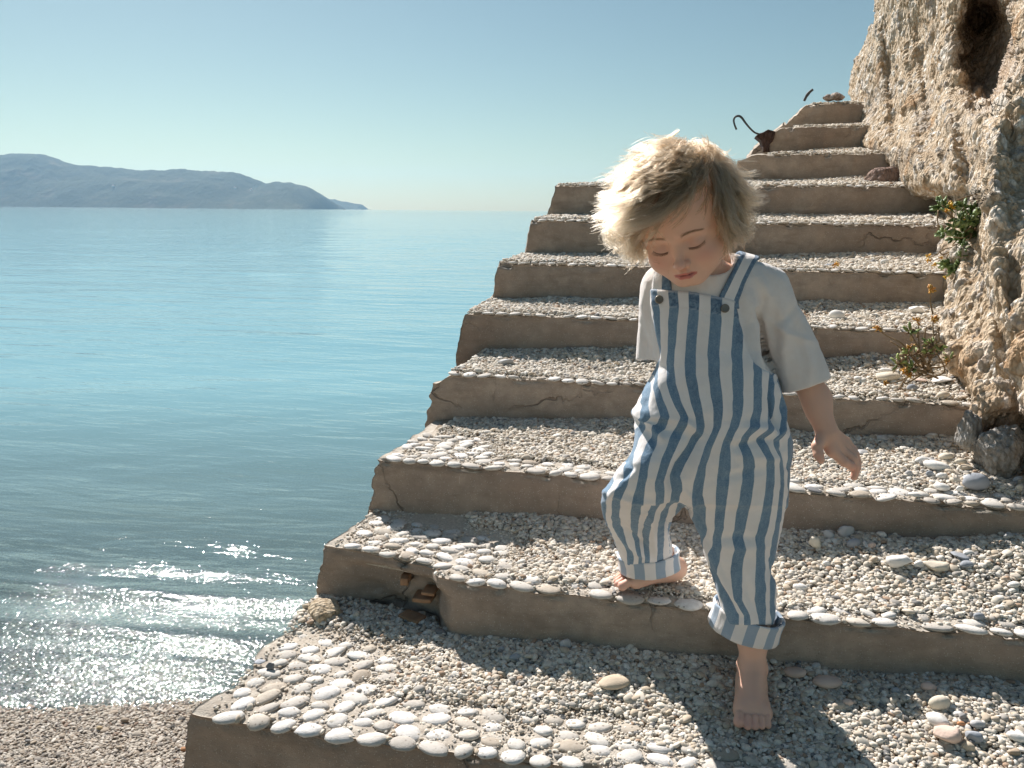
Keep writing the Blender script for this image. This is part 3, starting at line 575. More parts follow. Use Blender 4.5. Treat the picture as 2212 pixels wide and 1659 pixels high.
ST=[
(2107,1047,26,19,2,'b','large blue grey rounded stone at the right end of the pebble heap below the rock','r',PILE),
(2024,1007,27,10,2,'w','long smooth white stone lying across the middle of the pebble heap below the rock','r',PILE),
(2035,1051,20,8,2,'w','long white stone left of the big blue grey one in the heap','r',PILE),
(1991,994,14,8,2,'w','small white stone at the upper left of the pebble heap','r',PILE),
(2009,987,15,6,2,'g','flat grey stone at the top left of the pebble heap','f',PILE),
(2044,986,17,8,2,'c','pale cream oval stone at the top of the pebble heap','r',PILE),
(2076,997,13,7,2,'c','cream stone at the upper right of the heap next to the dark rock','r',PILE),
(2087,1008,15,6,2,'t','thin tan stone in the heap above the big blue grey one','r',PILE),
(2009,1023,9,7,2,'b','small dark blue grey stone under the long white one in the heap','r',PILE),
(2064,1036,12,6,2,'c','cream oval stone touching the left shoulder of the blue grey stone','r',PILE),
(2094,1030,15,6,2,'w','white stone just behind the top of the blue grey stone','r',PILE),
(1977,1066,14,5,2,'w','thin white stone at the lower left of the pebble heap near the step edge','r',PILE),
(1964,1023,9,9,2,'g','round grey stone at the far left of the pebble heap','r',PILE),
(2033,1027,11,7,2,'w','small white stone in the centre of the heap between two long ones','r',PILE),
(2073,1054,8,7,2,'w','small round white stone against the left foot of the blue grey stone','r',PILE),
(2052,1018,12,6,2,'t','tan oval stone right of the long white one in the heap','r',PILE),
(2201,1036,13,8,2,'g','grey stone at the right edge under the dark rock hollow','r'),
(2203,1053,11,8,2,'c','cream stone at the right edge just in front of the grey one','r'),
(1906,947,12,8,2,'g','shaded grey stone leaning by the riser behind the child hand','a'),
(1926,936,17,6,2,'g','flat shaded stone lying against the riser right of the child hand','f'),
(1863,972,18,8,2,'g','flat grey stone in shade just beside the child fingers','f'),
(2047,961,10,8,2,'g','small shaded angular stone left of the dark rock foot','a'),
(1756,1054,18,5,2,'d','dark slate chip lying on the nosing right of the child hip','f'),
(1942,1215,29,17,1,'w','big chunky white stone standing first in a row of three','a'),
(1986,1219,12,9,1,'w','small round white stone in the middle of the row of three','r'),
(2024,1222,31,11,1,'c','long cream pitted stone closing the row of three on the right','a'),
(2089,1217,17,7,1,'b','smooth grey oval stone right of the long cream pitted one','r'),
(2091,1191,12,5,1,'w','small white stone lying on a dark flat one by the shadow line','r'),
(2074,1196,23,8,1,'b','dark grey flat stone under a small white one at the shadow line','f'),
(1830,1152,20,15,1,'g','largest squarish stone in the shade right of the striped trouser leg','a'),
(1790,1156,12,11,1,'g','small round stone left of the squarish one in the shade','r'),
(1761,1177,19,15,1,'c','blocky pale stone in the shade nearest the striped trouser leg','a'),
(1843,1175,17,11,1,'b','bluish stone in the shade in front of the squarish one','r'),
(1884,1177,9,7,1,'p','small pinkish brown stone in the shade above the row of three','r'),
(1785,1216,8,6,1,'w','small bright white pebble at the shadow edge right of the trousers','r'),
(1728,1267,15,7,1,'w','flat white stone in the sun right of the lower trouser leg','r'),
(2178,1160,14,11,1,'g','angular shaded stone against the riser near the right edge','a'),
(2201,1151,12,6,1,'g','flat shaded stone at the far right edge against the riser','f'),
(2190,1261,15,7,1,'w','smooth white oval stone in the sun near the right edge','r'),
(2042,1309,9,6,1,'w','small round white stone below the long cream pitted one','r'),
(1964,1256,7,8,1,'g','small upright grey stone in front of the big chunky white one','a'),
(2115,1330,12,8,1,'b','blue grey pebble near the nosing at the right','r'),
(1328,1472,37,9,0,'t','long flat tan stone lying at the shadow edge left of the front foot','r'),
(942,1374,8,6,0,'w','small white pebble in front of the broken notch','r'),
(1222,1393,15,14,0,'g','pointed grey stone in the shade left of the front leg','a'),
(1112,1418,13,7,0,'b','dark bluish stone in the shade right of the notch','r'),
(1083,1400,8,6,0,'b','small bluish stone in the shade against the riser','r'),
(1004,1393,8,11,0,'g','upright grey pebble in the shade right of the notch corner','a'),
(562,1425,15,5,0,'b','dark grey slate chip lying on a white paving pebble at the left','f'),
(585,1438,11,9,0,'d','angular dark slate chip in front of the other slate chip','a'),
(2029,1521,22,16,0,'c','rounded cream stone standing behind the pinkish slab at lower right','r'),
(2027,1557,29,14,0,'w','wedge shaped white stone between the rounded cream one and the pinkish slab','a'),
(2049,1592,41,22,0,'p','large pinkish brown slab of rock at the lower right','a'),
(2104,1592,21,14,0,'b','blue grey angular stone touching the right end of the pinkish slab','a'),
(2078,1561,9,6,0,'o','small orange brown pebble above the pinkish slab','r'),
(2080,1547,13,9,0,'s','dark pitted stone behind the small orange pebble','a'),
(2069,1538,12,5,0,'w','thin white stone behind the dark pitted one','r'),
(2112,1562,16,8,0,'g','grey oval stone right of the orange pebble','r'),
(2093,1614,14,11,0,'t','tan stone below the right end of the pinkish slab','r'),
(2198,1590,21,10,0,'w','smooth white stone at the lower right edge','r'),
(2192,1626,16,12,0,'n','rough brown stone at the bottom right corner','a'),
(1716,1452,23,10,0,'p','oval pinkish stone in the shade right of the bare ankle','r'),
(1787,1473,31,11,0,'p','long oval stone in the shade second from the bare ankle','r'),
(1763,1438,11,8,0,'g','small round stone in the shade against the riser right of the ankle','r'),
(2006,1485,17,10,0,'p','oval pale stone in the shade behind the rounded cream stone','r'),
(1935,1490,9,9,0,'b','small bluish stone in the shade left of the oval pale one','r'),
(1832,1516,12,8,0,'p','pinkish stone half in shade right of the front foot','r'),
(1917,815,28,10,3,'c','large oval cream stone lying in front of the dry plant','r'),
(1917,799,15,6,3,'w','white stone resting behind the large oval cream one','r'),
(1970,839,11,9,3,'b','dark grey round stone in front of the dry plant','r'),
(2032,817,24,8,3,'w','long white flat stone right of the dry plant','f'),
(1988,817,15,7,3,'p','pinkish flat stone under the dry plant stems','f'),
(1855,818,11,6,3,'w','small white stone left of the large oval cream one','r'),
(2038,852,14,7,3,'c','cream stone on the gravel below the long white flat one','r'),
(1808,684,16,11,4,'w','pale egg shaped stone standing alone right of the shirt sleeve','r'),
(1978,671,21,9,4,'w','white bone like stone lying below the cliff plant','a'),
(1992,663,15,4,4,'w','thin white stone tucked behind the bone like one','r'),
(1972,540,10,8,5,'b','blue grey stone in the shade left of the cliff plant','r'),
(1886,550,17,4,5,'g','thin flat grey stone on top of the gravel mound','f'),
(1912,555,9,6,5,'w','small white stone right of the thin flat grey one','r'),
(1790,571,17,3,5,'b','thin slate flake at the edge of the tread','f'),
(1958,452,8,5,6,'w','white stone under the rock overhang, left of a pair','r'),
(1972,451,8,5,6,'w','white stone under the rock overhang, right of a pair','r'),
(1912,465,14,5,6,'t','tan oval stone at the edge of the mound below the overhang','r'),
(1092,782,18,8,3,'g','single grey stone on the gravel near the left edge of the tread','a'),
]
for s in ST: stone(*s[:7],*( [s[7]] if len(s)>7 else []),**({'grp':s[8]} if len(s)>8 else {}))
for px,py,r,c_,lb in [(270,1555,9,'n','dark brown stone on the wet beach shingle'),(215,1572,7,'y','yellowish green pebble on the beach shingle'),(258,1614,6,'t','tan pebble near the bottom of the beach shingle'),(398,1618,9,'o','reddish brown stone on the beach beside the staircase foot'),(60,1600,6,'s','small black stone on the beach at the far left')]:
    Zf_=SH; c=onz(px,py,.02); zz=.085*(SH-float(c@_fw)); c=onz(px,py,zz+.01); a=r*((c-CAM)@cF)/FPX; P=IC3*(1+.15*fbm(IC3+px,.9,2)[:,None])*np.array([a,a*.7,a*.45]); o=mesh_obj('stone',P,IF3,M_STONE,attrs={'col':np.tile(np.array(SC[c_])*.7,(len(P),1))}); o.location=tuple(c); tag(o,lb,'stone')
# chunk of yellow rock left of the notch, flat light slab, rock foot, rubble on top
def lump(name,c,r,col,label,cat,seed,rot=0.,facets=9,noise=.22,sub=4,mat=None,org=None):
    I_,F_=ico(sub); q=np.random.default_rng(seed); P=I_*(1+.25*fbm(I_+seed,.9,2)[:,None])
    for _ in range(facets): n=q.normal(0,1,3); n/=np.linalg.norm(n); t=q.uniform(.55,.85); d=P@n; P=P-np.outer(np.maximum(d-t,0)*.85,n)
    P=P*(1+noise*.5*fbm(I_*1.+seed,3.2,5,.6)[:,None]); f1_,_,w_=worley(I_+seed,5.); P=P*(1+.05*np.clip(.6-f1_,0,1))[:,None]
    P=P*np.array(r); cs,sn=math.cos(rot),math.sin(rot); P=P@np.array([[cs,sn,0],[-sn,cs,0],[0,0,1]])
    cc=np.array(col)*(1+.30*fbm(P,40,4)[:,None])*(1+.25*(w_-.5))[:,None]
    o=mesh_obj(name,P,F_,mat or M_CLIFF,attrs={'col':np.clip(cc,.02,.85)}); o.location=tuple(c)
    if label: tag(o,label,cat)
    return o
lump('rock',onz(705,1312,1.00)+np.array([0,.0,-.005]),(.036,.050,.022),(.55,.46,.34),'yellowish chunk of rock wedged at the broken left end of the second step','rock',3,.2)
lump('concrete_fragment',onz(2190,1556,.985)+np.array([0,0,.0]),(.050,.035,.009),(.66,.62,.56),'flat pale broken slab lying at the lower right edge','slab',8,-.35,14,.05)
lump('rock',onz(2162,980,1.32),(.058,.06,.068),(.36,.345,.32),'rough grey lump of rock at the foot of the cliff beside the pebble heap','rock',12,.3,8,.5,5)
lump('rock',ony(1893,378,3.55)+np.array([.03,0,-.02]),(.085,.07,.055),(.30,.22,.19),'dark reddish rock in the corner under the cliff beside the upper steps','rock',15,.3,8,.4)
lump('rock',onZ(2093,930,1.80),(.030,.03,.050),(.38,.37,.35),'narrow grey rock edge standing between cliff foot and riser','rock',19,.3,8,.5)
for k,(px,py,r,c_,lb) in enumerate([(1790,212,.022,(.40,.33,.30),'brownish lump of rubble on the top step, leftmost'),(1800,209,.026,(.62,.55,.50),'pale lump of rubble on the top step, middle one'),(1812,209,.028,(.44,.37,.34),'rough lump of rubble on the top step against the cliff')]):
    lump('rubble_stone',ony(px,py,4.42),(r*1.15,r,r*.8),c_,lb,'stone',30+k,k)
# large cobble bedded in the cliff face
lump('rock',onZ(2108,782,2.02),(.042,.030,.056),(.74,.66,.56),'big pale split cobble sticking out of the cliff base right of the dry plant','rock',41,.4,10,.15)
# rusty bars and the broken concrete that holds them
M_BAR=m_plain('rusty_steel',(.055,.062,.066),.65,300,.002,.4,var=90)
def bar(name,pts,y,r,label):
    P=smooth_path(np.array([ony(a,b,y+dy) for a,b,dy in pts]),40); rr=np.full(40,r)*(1+.25*np.sin(np.linspace(0,3.1,40))**6); V_,F_=tube(P-P[0],rr,8); o=mesh_obj(name,V_,F_,M_BAR); o.location=tuple(P[0]); tag(o,label,'steel bar'); return o
bar('rebar',[(1640,290,.02),(1630,286,.0),(1620,277,-.02),(1610,265,-.03),(1602,254,-.03),(1595,250.5,-.03),(1588,253,-.03),(1585,260,-.03),(1587,270,-.03),(1591,280,-.03)],3.98,.0042,'dark steel bar bent into a hook sticking out left of the upper steps')
bar('rebar',[(1737,218,.05),(1742,208,.05),(1748,200,.05),(1756,193,.05)],4.40,.0065,'short dark steel bar curving up from the top step')
def slab_poly(name,pts,y,dep,col,label,cat,seed):
    # irregular block: ragged outline with real thickness, roughened
    P=np.array([ony(a,b,y) for a,b in pts]); n=len(P); T=np.linspace(0,1,9); V_=[]; m=n*6
    loop=np.array([P[i]*(1-f)+P[(i+1)%n]*f for i in range(n) for f in np.linspace(0,1,6,endpoint=False)]); ctr=loop.mean(0)
    rows=[ctr+(loop-ctr)*.02]+[ctr+(loop-ctr)*k for k in (.35,.7,.93)]+[loop+np.array([0,dep*t,0]) for t in (.05,.35,.65,.95)]+[ctr+(loop-ctr)*.9+np.array([0,dep,0]),ctr+(loop-ctr)*.02+np.array([0,dep,0])]
    V_=np.concatenate(rows); V_=V_+.006*np.stack([fbm(V_,34,4,off=seed+k*9) for k in range(3)],-1); i=np.arange(len(rows)*m).reshape(len(rows),m); F_=np.stack([i[:-1],np.roll(i[:-1],-1,1),np.roll(i[1:],-1,1),i[1:]],-1).reshape(-1,4)
    o=mesh_obj(name,V_-ctr,F_[:,::-1],M_CLIFF,smooth=False,attrs={'col':np.tile(np.array(col),(len(V_),1))*(1+.4*fbm(V_,60,3)[:,None])}); o.location=tuple(ctr); return tag(o,label,cat)
slab_poly('rusted_girder_end',[(1633,293),(1643,303),(1650,318),(1648,328),(1662,328),(1664,312),(1672,300),(1674,283),(1660,279),(1650,284),(1638,288)],4.00,.16,(.085,.055,.048),'crumbling rust brown lump holding the hooked steel bar','rubble',3)

# ------------------------------------------------------------------ plants
M_LEAF=m_vcol('succulent_leaf',.5,0,0,.4); M_STEM=m_plain('stem',(.30,.21,.12),.8,0,0,.2,var=60)
rp=np.random.default_rng(9)
LI,LF=ico(1)
def leafs(c,n,L_,w_,cols,up,spread=1.,seed=0):
    out=[];co=[]
    for k in range(n):
        d=rp.normal(0,1,3)*spread+np.array(up); d/=np.linalg.norm(d); s=np.cross(d,rp.normal(0,1,3)); s/=np.linalg.norm(s); t=np.cross(d,s); l=L_*rp.uniform(.6,1.15)
        V_=LI*np.array([l*.5,w_*.5*rp.uniform(.8,1.2),w_*.17]); V_[:,2]+=.25*(V_[:,0]**2)/l; V_[:,1]*=(1-.35*(LI[:,0]<0)*np.abs(LI[:,0]))
        out.append((c+d*l*.55+V_@np.stack([d,s,t]),LF)); cc=np.array(cols[rp.integers(len(cols))])*rp.uniform(.7,1.25); co.append(np.tile(cc,(len(V_),1)))
    return out,co
GR_=[(.13,.19,.05),(.20,.28,.10),(.28,.36,.17),(.09,.14,.04)]; YE=[(.72,.40,.03),(.80,.52,.06),(.62,.28,.03)]; OR=[(.60,.30,.05),(.50,.22,.05),(.66,.40,.10)]; DR=[(.32,.22,.12),(.42,.32,.2),(.22,.13,.07)]
def C5(c): return (1728+.3905*c[0],378+.3905*c[1])
def plant(name,label,rosettes,flowers,stems,base,Zr,leafL,nl,cols,dry):
    e=empty(name,tuple(base)); tag(e,label,'plant'); L=[];CO=[];B=np.array(base)
    for r_ in rosettes:
        c=onZ(*C5(r_[:2]),Zr+rp.uniform(-.03,.03)); l,c_=leafs(c,nl,leafL,leafL*.42,cols,(-.2,-.5,.4),.9); L+=l; CO+=c_
    if L: V_,F_=join(L); mesh_obj('foliage',V_-B,F_,M_LEAF,e,attrs={'col':np.clip(np.concatenate(CO),.01,.9)})
    S=[]
    for s_ in stems:
        P=np.array([onZ(*C5(p[:2]),Zr+(p[2] if len(p)>2 else rp.uniform(-.015,.015))) for p in s_]); S.append(tube(smooth_path(P,14),np.linspace(.0022,.0012,14),6))
    for r_ in rosettes: P=[B+rp.normal(0,.012,3),(B+onZ(*C5(r_[:2]),Zr))/2+rp.normal(0,.02,3)-np.array([0,0,.01]),onZ(*C5(r_[:2]),Zr)]; S.append(tube(smooth_path(P,12),np.linspace(.0026,.0014,12),6))
    V_,F_=join(S); mesh_obj('stems',V_-B,F_,M_STEM,e)
    for f_ in flowers:
        c=onZ(*C5(f_[:2]),Zr-.02); l,c_=leafs(c,16,.011*f_[2],.0055*f_[2],YE if not dry else OR,(0,-.2,.35),.9); V_,F_=join(l); mesh_obj('flower',V_-B,F_,M_LEAF,e,attrs={'col':np.clip(np.concatenate(c_),.01,.9)})
plant('succulent_plant','green succulent with yellow flowers hanging from the cliff face',[(785,165),(775,185),(835,185),(905,180),(960,195),(940,235),(985,225),(860,290),(900,320),(950,300),(985,320),(800,320),(850,345),(905,370),(960,370),(990,400),(845,470),(810,500),(890,450),(930,440),(970,470),(1000,460),(880,500),(940,520),(970,550),(935,575),(850,530),(900,410),(930,260),(985,280),(880,240)],
  [(825,165,1.1),(845,180,1.0),(815,195,.9),(925,245,1.0),(945,238,.8),(712,450,.9),(712,475,.8),(780,460,.7),(745,498,.8),(810,565,.9),(875,575,1.1),(878,598,.8),(950,600,.8),(980,595,.7)],
  [[(765,195),(760,240),(765,290),(745,325)],[(770,280),(775,310),(765,330)],[(860,145),(930,118),(1010,100)],[(1005,160),(985,200),(960,240)],[(850,400),(800,410),(755,440),(715,455)],[(840,420),(790,440),(770,420)],[(950,330),(920,400),(890,480)],[(930,500),(900,540),(880,570)]],
  onZ(*C5((960,260)),2.40),2.33,.029,17,GR_,False)
plant('dry_plant','half dry plant with orange seed heads growing at the cliff base on the gravel',[(590,1000),(560,1040),(545,1045),(600,985),(740,940),(770,950),(720,960),(625,1070),(610,870),(700,990),(660,1000),(720,930),(830,1020),(560,1030)],
  [(722,632,1.1),(735,640,.8),(740,800,1.2),(650,808,1.1),(635,800,.7),(430,850,1.1),(600,958,1.0),(625,950,.8),(810,1032,.9),(575,1078,1.1),(600,1105,1.1),(475,1155,.8),(590,1090,.8)],
  [[(700,1080),(740,950),(735,830),(742,800)],[(735,770),(722,700),(725,645)],[(680,1060),(660,960),(655,820)],[(660,1040),(560,930),(480,890),(432,850)],[(640,1060),(590,1000),(560,960),(500,920)],[(700,1070),(760,1040),(810,1035)],[(690,1090),(640,1110),(600,1105)],[(640,1060),(660,1100),(700,1110),(720,1080)],[(620,1100),(570,1130),(520,1150),(480,1155)],[(600,1100),(560,1180),(640,1190)],[(700,1000),(690,900),(700,840)],[(650,900),(640,860),(610,850)],[(680,950),(730,900),(760,870)],[(560,1060),(500,1050),(470,1030)],[(700,1050),(740,1000),(790,960)],[(750,1000),(770,900),(760,850)]],
  onZ(*C5((690,1075)),1.93),1.90,.024,13,DR+[(.30,.36,.12),(.20,.26,.08)],True)
for px,py,i,lb in [(1884,1222,1,'orange dried flower beside the big chunky white stone'),(1917,1526,0,'orange dried flower on the sunny gravel left of the cream stones'),(1997,1004,2,'yellow dried flower among the heaped stones'),(1806,572,5,'orange dried flower on the step edge above the sleeve')]:
    c=onz(px,py,SZ[i]+.02); l,c_=leafs(c*0,14,.012,.006,YE+OR,(0,0,.1),1.); V_,F_=join(l); o=mesh_obj('dried_flower',V_,F_,M_LEAF,attrs={'col':np.clip(np.concatenate(c_),.01,.9)}); o.location=tuple(c); tag(o,lb,'flower')
# ------------------------------------------------------------------ the child (figure modelled as smooth implicit surfaces)
BW=np.stack([cR,cU,-cF],1)                     # camera-aligned axes -> world
def toW(Q): return CAM+np.asarray(Q)@BW.T
def toQ(Pw): return (np.asarray(Pw)-CAM)@BW
def Qp(px,py,d): return np.array([(px-CX)/FPX*d,-(py-CY)/FPX*d,-d])
def pxy(Q): d=-Q[...,2]; return CX+FPX*Q[...,0]/d,CY-FPX*Q[...,1]/d,d
def rcone(Q,a,b,ra,rb):
    a=np.asarray(a,np.float32);b=np.asarray(b,np.float32); ab=b-a; t=np.clip(((Q-a)@ab)/(ab@ab),0,1); return np.sqrt(((Q-a-t[...,None]*ab)**2).sum(-1))-(ra+(rb-ra)*t)
def ell(Q,c,r,R=None):
    q=Q-np.asarray(c,np.float32)
    if R is not None: q=q@R
    r=np.asarray(r,np.float32); k=np.sqrt(((q/r)**2).sum(-1)); k2=np.sqrt(((q/r**2)**2).sum(-1)); return k*(k-1)/np.maximum(k2,1e-6)
def smin(a,b,k): h=np.clip(.5+.5*(b-a)/k,0,1); return b+(a-b)*h-k*h*(1-h)
def smax(a,b,k): return -smin(-a,-b,k)
def chain(Q,pts,rs,k=.006):
    f=None
    for i in range(len(pts)-1):
        g_=rcone(Q,pts[i],pts[i+1],rs[i],rs[i+1]); f=g_ if f is None else smin(f,g_,k)
    return f
def tab(Q,T,ex=2.4,shrink=0.,cap=True):
    px,py,d=pxy(Q); T=np.array(T,float); I=[np.interp(py,T[:,0],T[:,k]) for k in (1,2,3,4)]
    cx=(I[0]+I[1])/2; a=(I[1]-I[0])/2*I[2]/FPX-shrink; b=I[3]-shrink
    k=((np.abs(px-cx)*d/FPX/a)**ex+(np.abs(d-I[2])/b)**ex)**(1/ex); f=(k-1)*np.minimum(a,b)
    if cap: f=np.maximum(f,np.maximum((T[0,0]-py)*d/FPX,(py-T[-1,0])*d/FPX))
    return f.astype(np.float32)
def iso(fn,lo,hi,h,blk=8):
    lo=np.array(lo,float); n=np.ceil((np.array(hi)-lo)/h/blk).astype(int); N=n*blk
    cg=np.stack(np.meshgrid(*[lo[i]+(np.arange(n[i])+.5)*blk*h for i in range(3)],indexing='ij'),-1).astype(np.float32)
    c=np.concatenate([fn(x) for x in cg.reshape(-1,3)[:,None].reshape(-1,1,3).reshape(-1,3)[None].reshape(-1,3).reshape(1,-1,3)]).reshape(n)
    A=np.repeat(np.repeat(np.repeat(c,blk,0),blk,1),blk,2).astype(np.float32)
    act=np.argwhere(np.abs(c)<blk*h*1.75)
    o=np.stack(np.meshgrid(*[np.arange(blk)]*3,indexing='ij'),-1).reshape(-1,3)
    for s in range(0,len(act),600):
        a=act[s:s+600]; idx=(a[:,None]*blk+o[None]); P=(lo+(idx+0.)*h).astype(np.float32); v=fn(P.reshape(-1,3)); A[idx[...,0].ravel(),idx[...,1].ravel(),idx[...,2].ravel()]=v
    A[0]=A[-1]=1;A[:,0]=A[:,-1]=1;A[:,:,0]=A[:,:,-1]=1
    S=A<0; cnt=np.zeros(tuple(N-1),np.int8)
    for dx in(0,1):
        for dy in(0,1):
            for dz in(0,1): cnt+=S[dx:N[0]-1+dx,dy:N[1]-1+dy,dz:N[2]-1+dz]
    cells=np.argwhere((cnt>0)&(cnt<8)); del cnt
    vid=np.full(tuple(N-1),-1,np.int32); vid[tuple(cells.T)]=np.arange(len(cells))
    acc=np.zeros((len(cells),3)); w=np.zeros(len(cells))
    cor=[(x,y,z) for x in(0,1) for y in(0,1) for z in(0,1)]
    for i,a in enumerate(cor):
        for b in cor[i+1:]:
            if sum(abs(p-q) for p,q in zip(a,b))!=1: continue
            va=A[cells[:,0]+a[0],cells[:,1]+a[1],cells[:,2]+a[2]]; vb=A[cells[:,0]+b[0],cells[:,1]+b[1],cells[:,2]+b[2]]
            m=(va<0)!=(vb<0); t=np.where(m,va/np.where(m,va-vb,1),0); acc+=np.where(m[:,None],np.array(a)+t[:,None]*(np.array(b)-np.array(a)),0); w+=m
    V=lo+(cells+acc/w[:,None])*h; F=[]
    for ax in range(3):
        s0=[slice(1,N[k]-1) for k in range(3)]; s1=list(s0); s0[ax]=slice(0,N[ax]-1); s1[ax]=slice(1,N[ax])
        a=S[tuple(s0)]; b=S[tuple(s1)]; e=np.argwhere(a!=b); inside=a[tuple(e.T)]
        off=np.array([1,1,1]); off[ax]=0; e=e+off; u=(ax+1)%3; v=(ax+2)%3
        eu=np.zeros(3,int);eu[u]=1; ev=np.zeros(3,int); ev[v]=1
        q=np.stack([vid[tuple((e).T)],vid[tuple((e-eu).T)],vid[tuple((e-eu-ev).T)],vid[tuple((e-ev).T)]],1)
        F.append(np.where(inside[:,None],q,q[:,::-1]))
    F=np.concatenate(F); return V,F[(F>=0).all(1)]
def relax(V,F,n=1,lam=.5):
    E=np.concatenate([F[:,[0,1]],F[:,[1,2]],F[:,[2,3]],F[:,[3,0]]])
    for _ in range(n):
        cnt=np.bincount(E[:,0],minlength=len(V))+np.bincount(E[:,1],minlength=len(V)); A=np.stack([np.bincount(E[:,0],V[E[:,1],k],len(V))+np.bincount(E[:,1],V[E[:,0],k],len(V)) for k in range(3)],1)/np.maximum(cnt,1)[:,None]
        V=V+lam*(A-V)
    return V
def vnormals(V,F):
    n=np.cross(V[F[:,2]]-V[F[:,0]],V[F[:,3]]-V[F[:,1]]); N=np.stack([sum(np.bincount(F[:,j],n[:,k],len(V)) for j in range(4)) for k in range(3)],1); return N/(np.linalg.norm(N,axis=1)[:,None]+1e-12)

# --- head frame
hr=np.array([.50678,-.44908,.24923]); ha=np.linalg.norm(hr); hk=hr/ha; HK=np.array([[0,-hk[2],hk[1]],[hk[2],0,-hk[0]],[-hk[1],hk[0],0]]); HR=np.eye(3)+math.sin(ha)*HK+(1-math.cos(ha))*HK@HK
HT=np.array([.27328,.25311,-1.27]); HS=.982
def h2q(x): return (np.asarray(x,float)*HS)@HR.T+HT
def q2h(Q): return ((Q-HT)@HR/HS).astype(np.float32)
CR_C=np.array([0,.034,-.018]); CR_R=np.array([.0765,.086,.094])
def head_sdf(x):
    f=ell(x,CR_C,CR_R)
    f=smin(f,ell(x,(0,-.022,.008),(.0595,.064,.064)),.03)
    f=smin(f,ell(x,(0,.028,.030),(.054,.045,.048)),.02)
    xm=np.abs(x[...,0]); m=np.stack([xm,x[...,1],x[...,2]],-1)
    f=smin(f,rcone(m,(.036,-.040,.020),(.012,-.067,.045),.024,.019),.016)
    f=smin(f,ell(x,(0,-.069,.050),(.017,.014,.015)),.012)
    f=smin(f,ell(m,(.033,-.036,.044),(.024,.021,.022)),.014)
    # eye hollows and closed lids
    f=smax(f,-ell(m,(.0285,-.006,.083),(.021,.0105,.0175)),.010)
    f=smin(f,ell(m,(.0285,-.0095,.0560),(.0150,.0122,.0150)),.003)
    f=smin(f,rcone(m,(.012,.008,.074),(.042,.008,.058),.004,.004),.012)
    # nose
    f=smin(f,rcone(x,(0,-.002,.067),(0,-.031,.0825),.0050,.0070),.009)
    f=smin(f,ell(x,(0,-.0352,.0860),(.0090,.0072,.0090)),.005)
    f=smin(f,ell(m,(.0092,-.0385,.0765),(.0054,.0050,.0068)),.0045)
    f=smax(f,-ell(m,(.0046,-.0425,.0815),(.0026,.0022,.0032)),.002)
    # muzzle and lips
    f=smin(f,ell(x,(0,-.052,.058),(.022,.015,.0155)),.010)
    f=smax(f,-rcone(x,(0,-.044,.0775),(0,-.0485,.0775),.0022,.0022),.004)
    up=rcone(m,(.0045,-.0525,.0745),(.0165,-.0565,.0665),.0036,.0016)
    f=smin(f,smin(up,rcone(x,(-.004,-.0533,.0745),(.004,-.0533,.0745),.0034,.0034),.003),.0025)
    f=smin(f,smin(rcone(x,(-.006,-.0612,.0728),(.006,-.0612,.0728),.0044,.0044),rcone(m,(.006,-.0612,.0725),(.0160,-.0575,.0655),.0042,.0014),.003),.003)
    gv=np.abs(x[...,1]+.0572+.0*xm)-.0006; gv=np.maximum(gv,xm-.0165); gv=np.maximum(gv,.070-.10*xm*0-x[...,2]-.0); f=smax(f,-gv-.0,.0015)
    # ears
    e=ell(m,(.0745,-.016,-.014),(.0060,.019,.0125)); e=smax(e,-ell(m,(.080,-.014,-.010),(.0055,.0115,.0070)),.003); f=smin(f,e,.004)
    return f
# --- feet
def foot(Q,toe,ax,side,s=1.,ab=-.112,ah=.062):
    # toe: point on the ground under the toe tips, ax: heel->toe, side: +1 when the big toe lies to the left of ax seen from above
    z=np.array([0,0,1.]); ax=np.array(ax,float); ax[2]=0; ax/=np.linalg.norm(ax); lat=np.cross(z,ax)*side    # towards the big toe
    W=lambda a,l,h: toQ(np.array(toe)+ax*a*s+lat*l*s+z*h*s)
    f=rcone(Q,W(-.128,0,.024),W(-.108,-.002,.023),.0235,.0225)
    f=smin(f,rcone(Q,W(-.115,-.006,.018),W(-.045,.0225*-1,.012),.0175,.0115),.016)
    f=smin(f,rcone(Q,W(-.112,.004,.026),W(-.040,.018,.0135),.0195,.0130),.020)
    f=smin(f,rcone(Q,W(-.040,.013,.0125),W(-.042,-.020,.0105),.0125,.0105),.012)
    f=smin(f,rcone(Q,W(ab,0,ah),W(-.058,0,.024),.0225,.0150),.026)
    f=smin(f,ell(Q,W(ab-.002,.019,ah-.004),(.008,.009,.008)),.010); f=smin(f,ell(Q,W(ab-.004,-.019,ah-.009),(.008,.009,.008)),.010)
    for (l,a0,a1,r) in [(.0215,-.036,-.0085,.0098),(.0068,-.034,-.0055,.0068),(-.0052,-.036,-.0085,.0064),(-.0165,-.038,-.0135,.0060),(-.0270,-.042,-.0190,.0056)]:
        f=smin(f,chain(Q,[W(a0,l*.88,.0125),W((a0+a1)/2,l*.98,.0145),W(a1-r*.4,l,r*.95)],[r*.86,r*.80,r],.002),.0016)
    f=smax(f,(toe[2]-.001-toW(Q)[...,2]).astype(np.float32),.004)
    return f.astype(np.float32)
GZ=.0175
FT=onz(1624,1584,.975+GZ); FAX=-_fw*.955-_rt*.25
RT=onz(1322,1266,1.115+GZ-.003); RHL=onz(1480,1249,1.115+GZ-.003); RAX=RT-RHL; RS=max(.85,min(1.1,np.linalg.norm(RAX[:2])/.150)); print('rear foot scale',RS)
def fW(T,ax,a,h): ax=np.array(ax,float);ax[2]=0;ax/=np.linalg.norm(ax); return toQ(T+ax*a+np.array([0,0,h]))
ANK_F=fW(FT,FAX,-.112,.066); ANK_R=fW(RT,RAX,-.094*RS,.052)
print('ankles px',pxy(ANK_F),pxy(ANK_R))
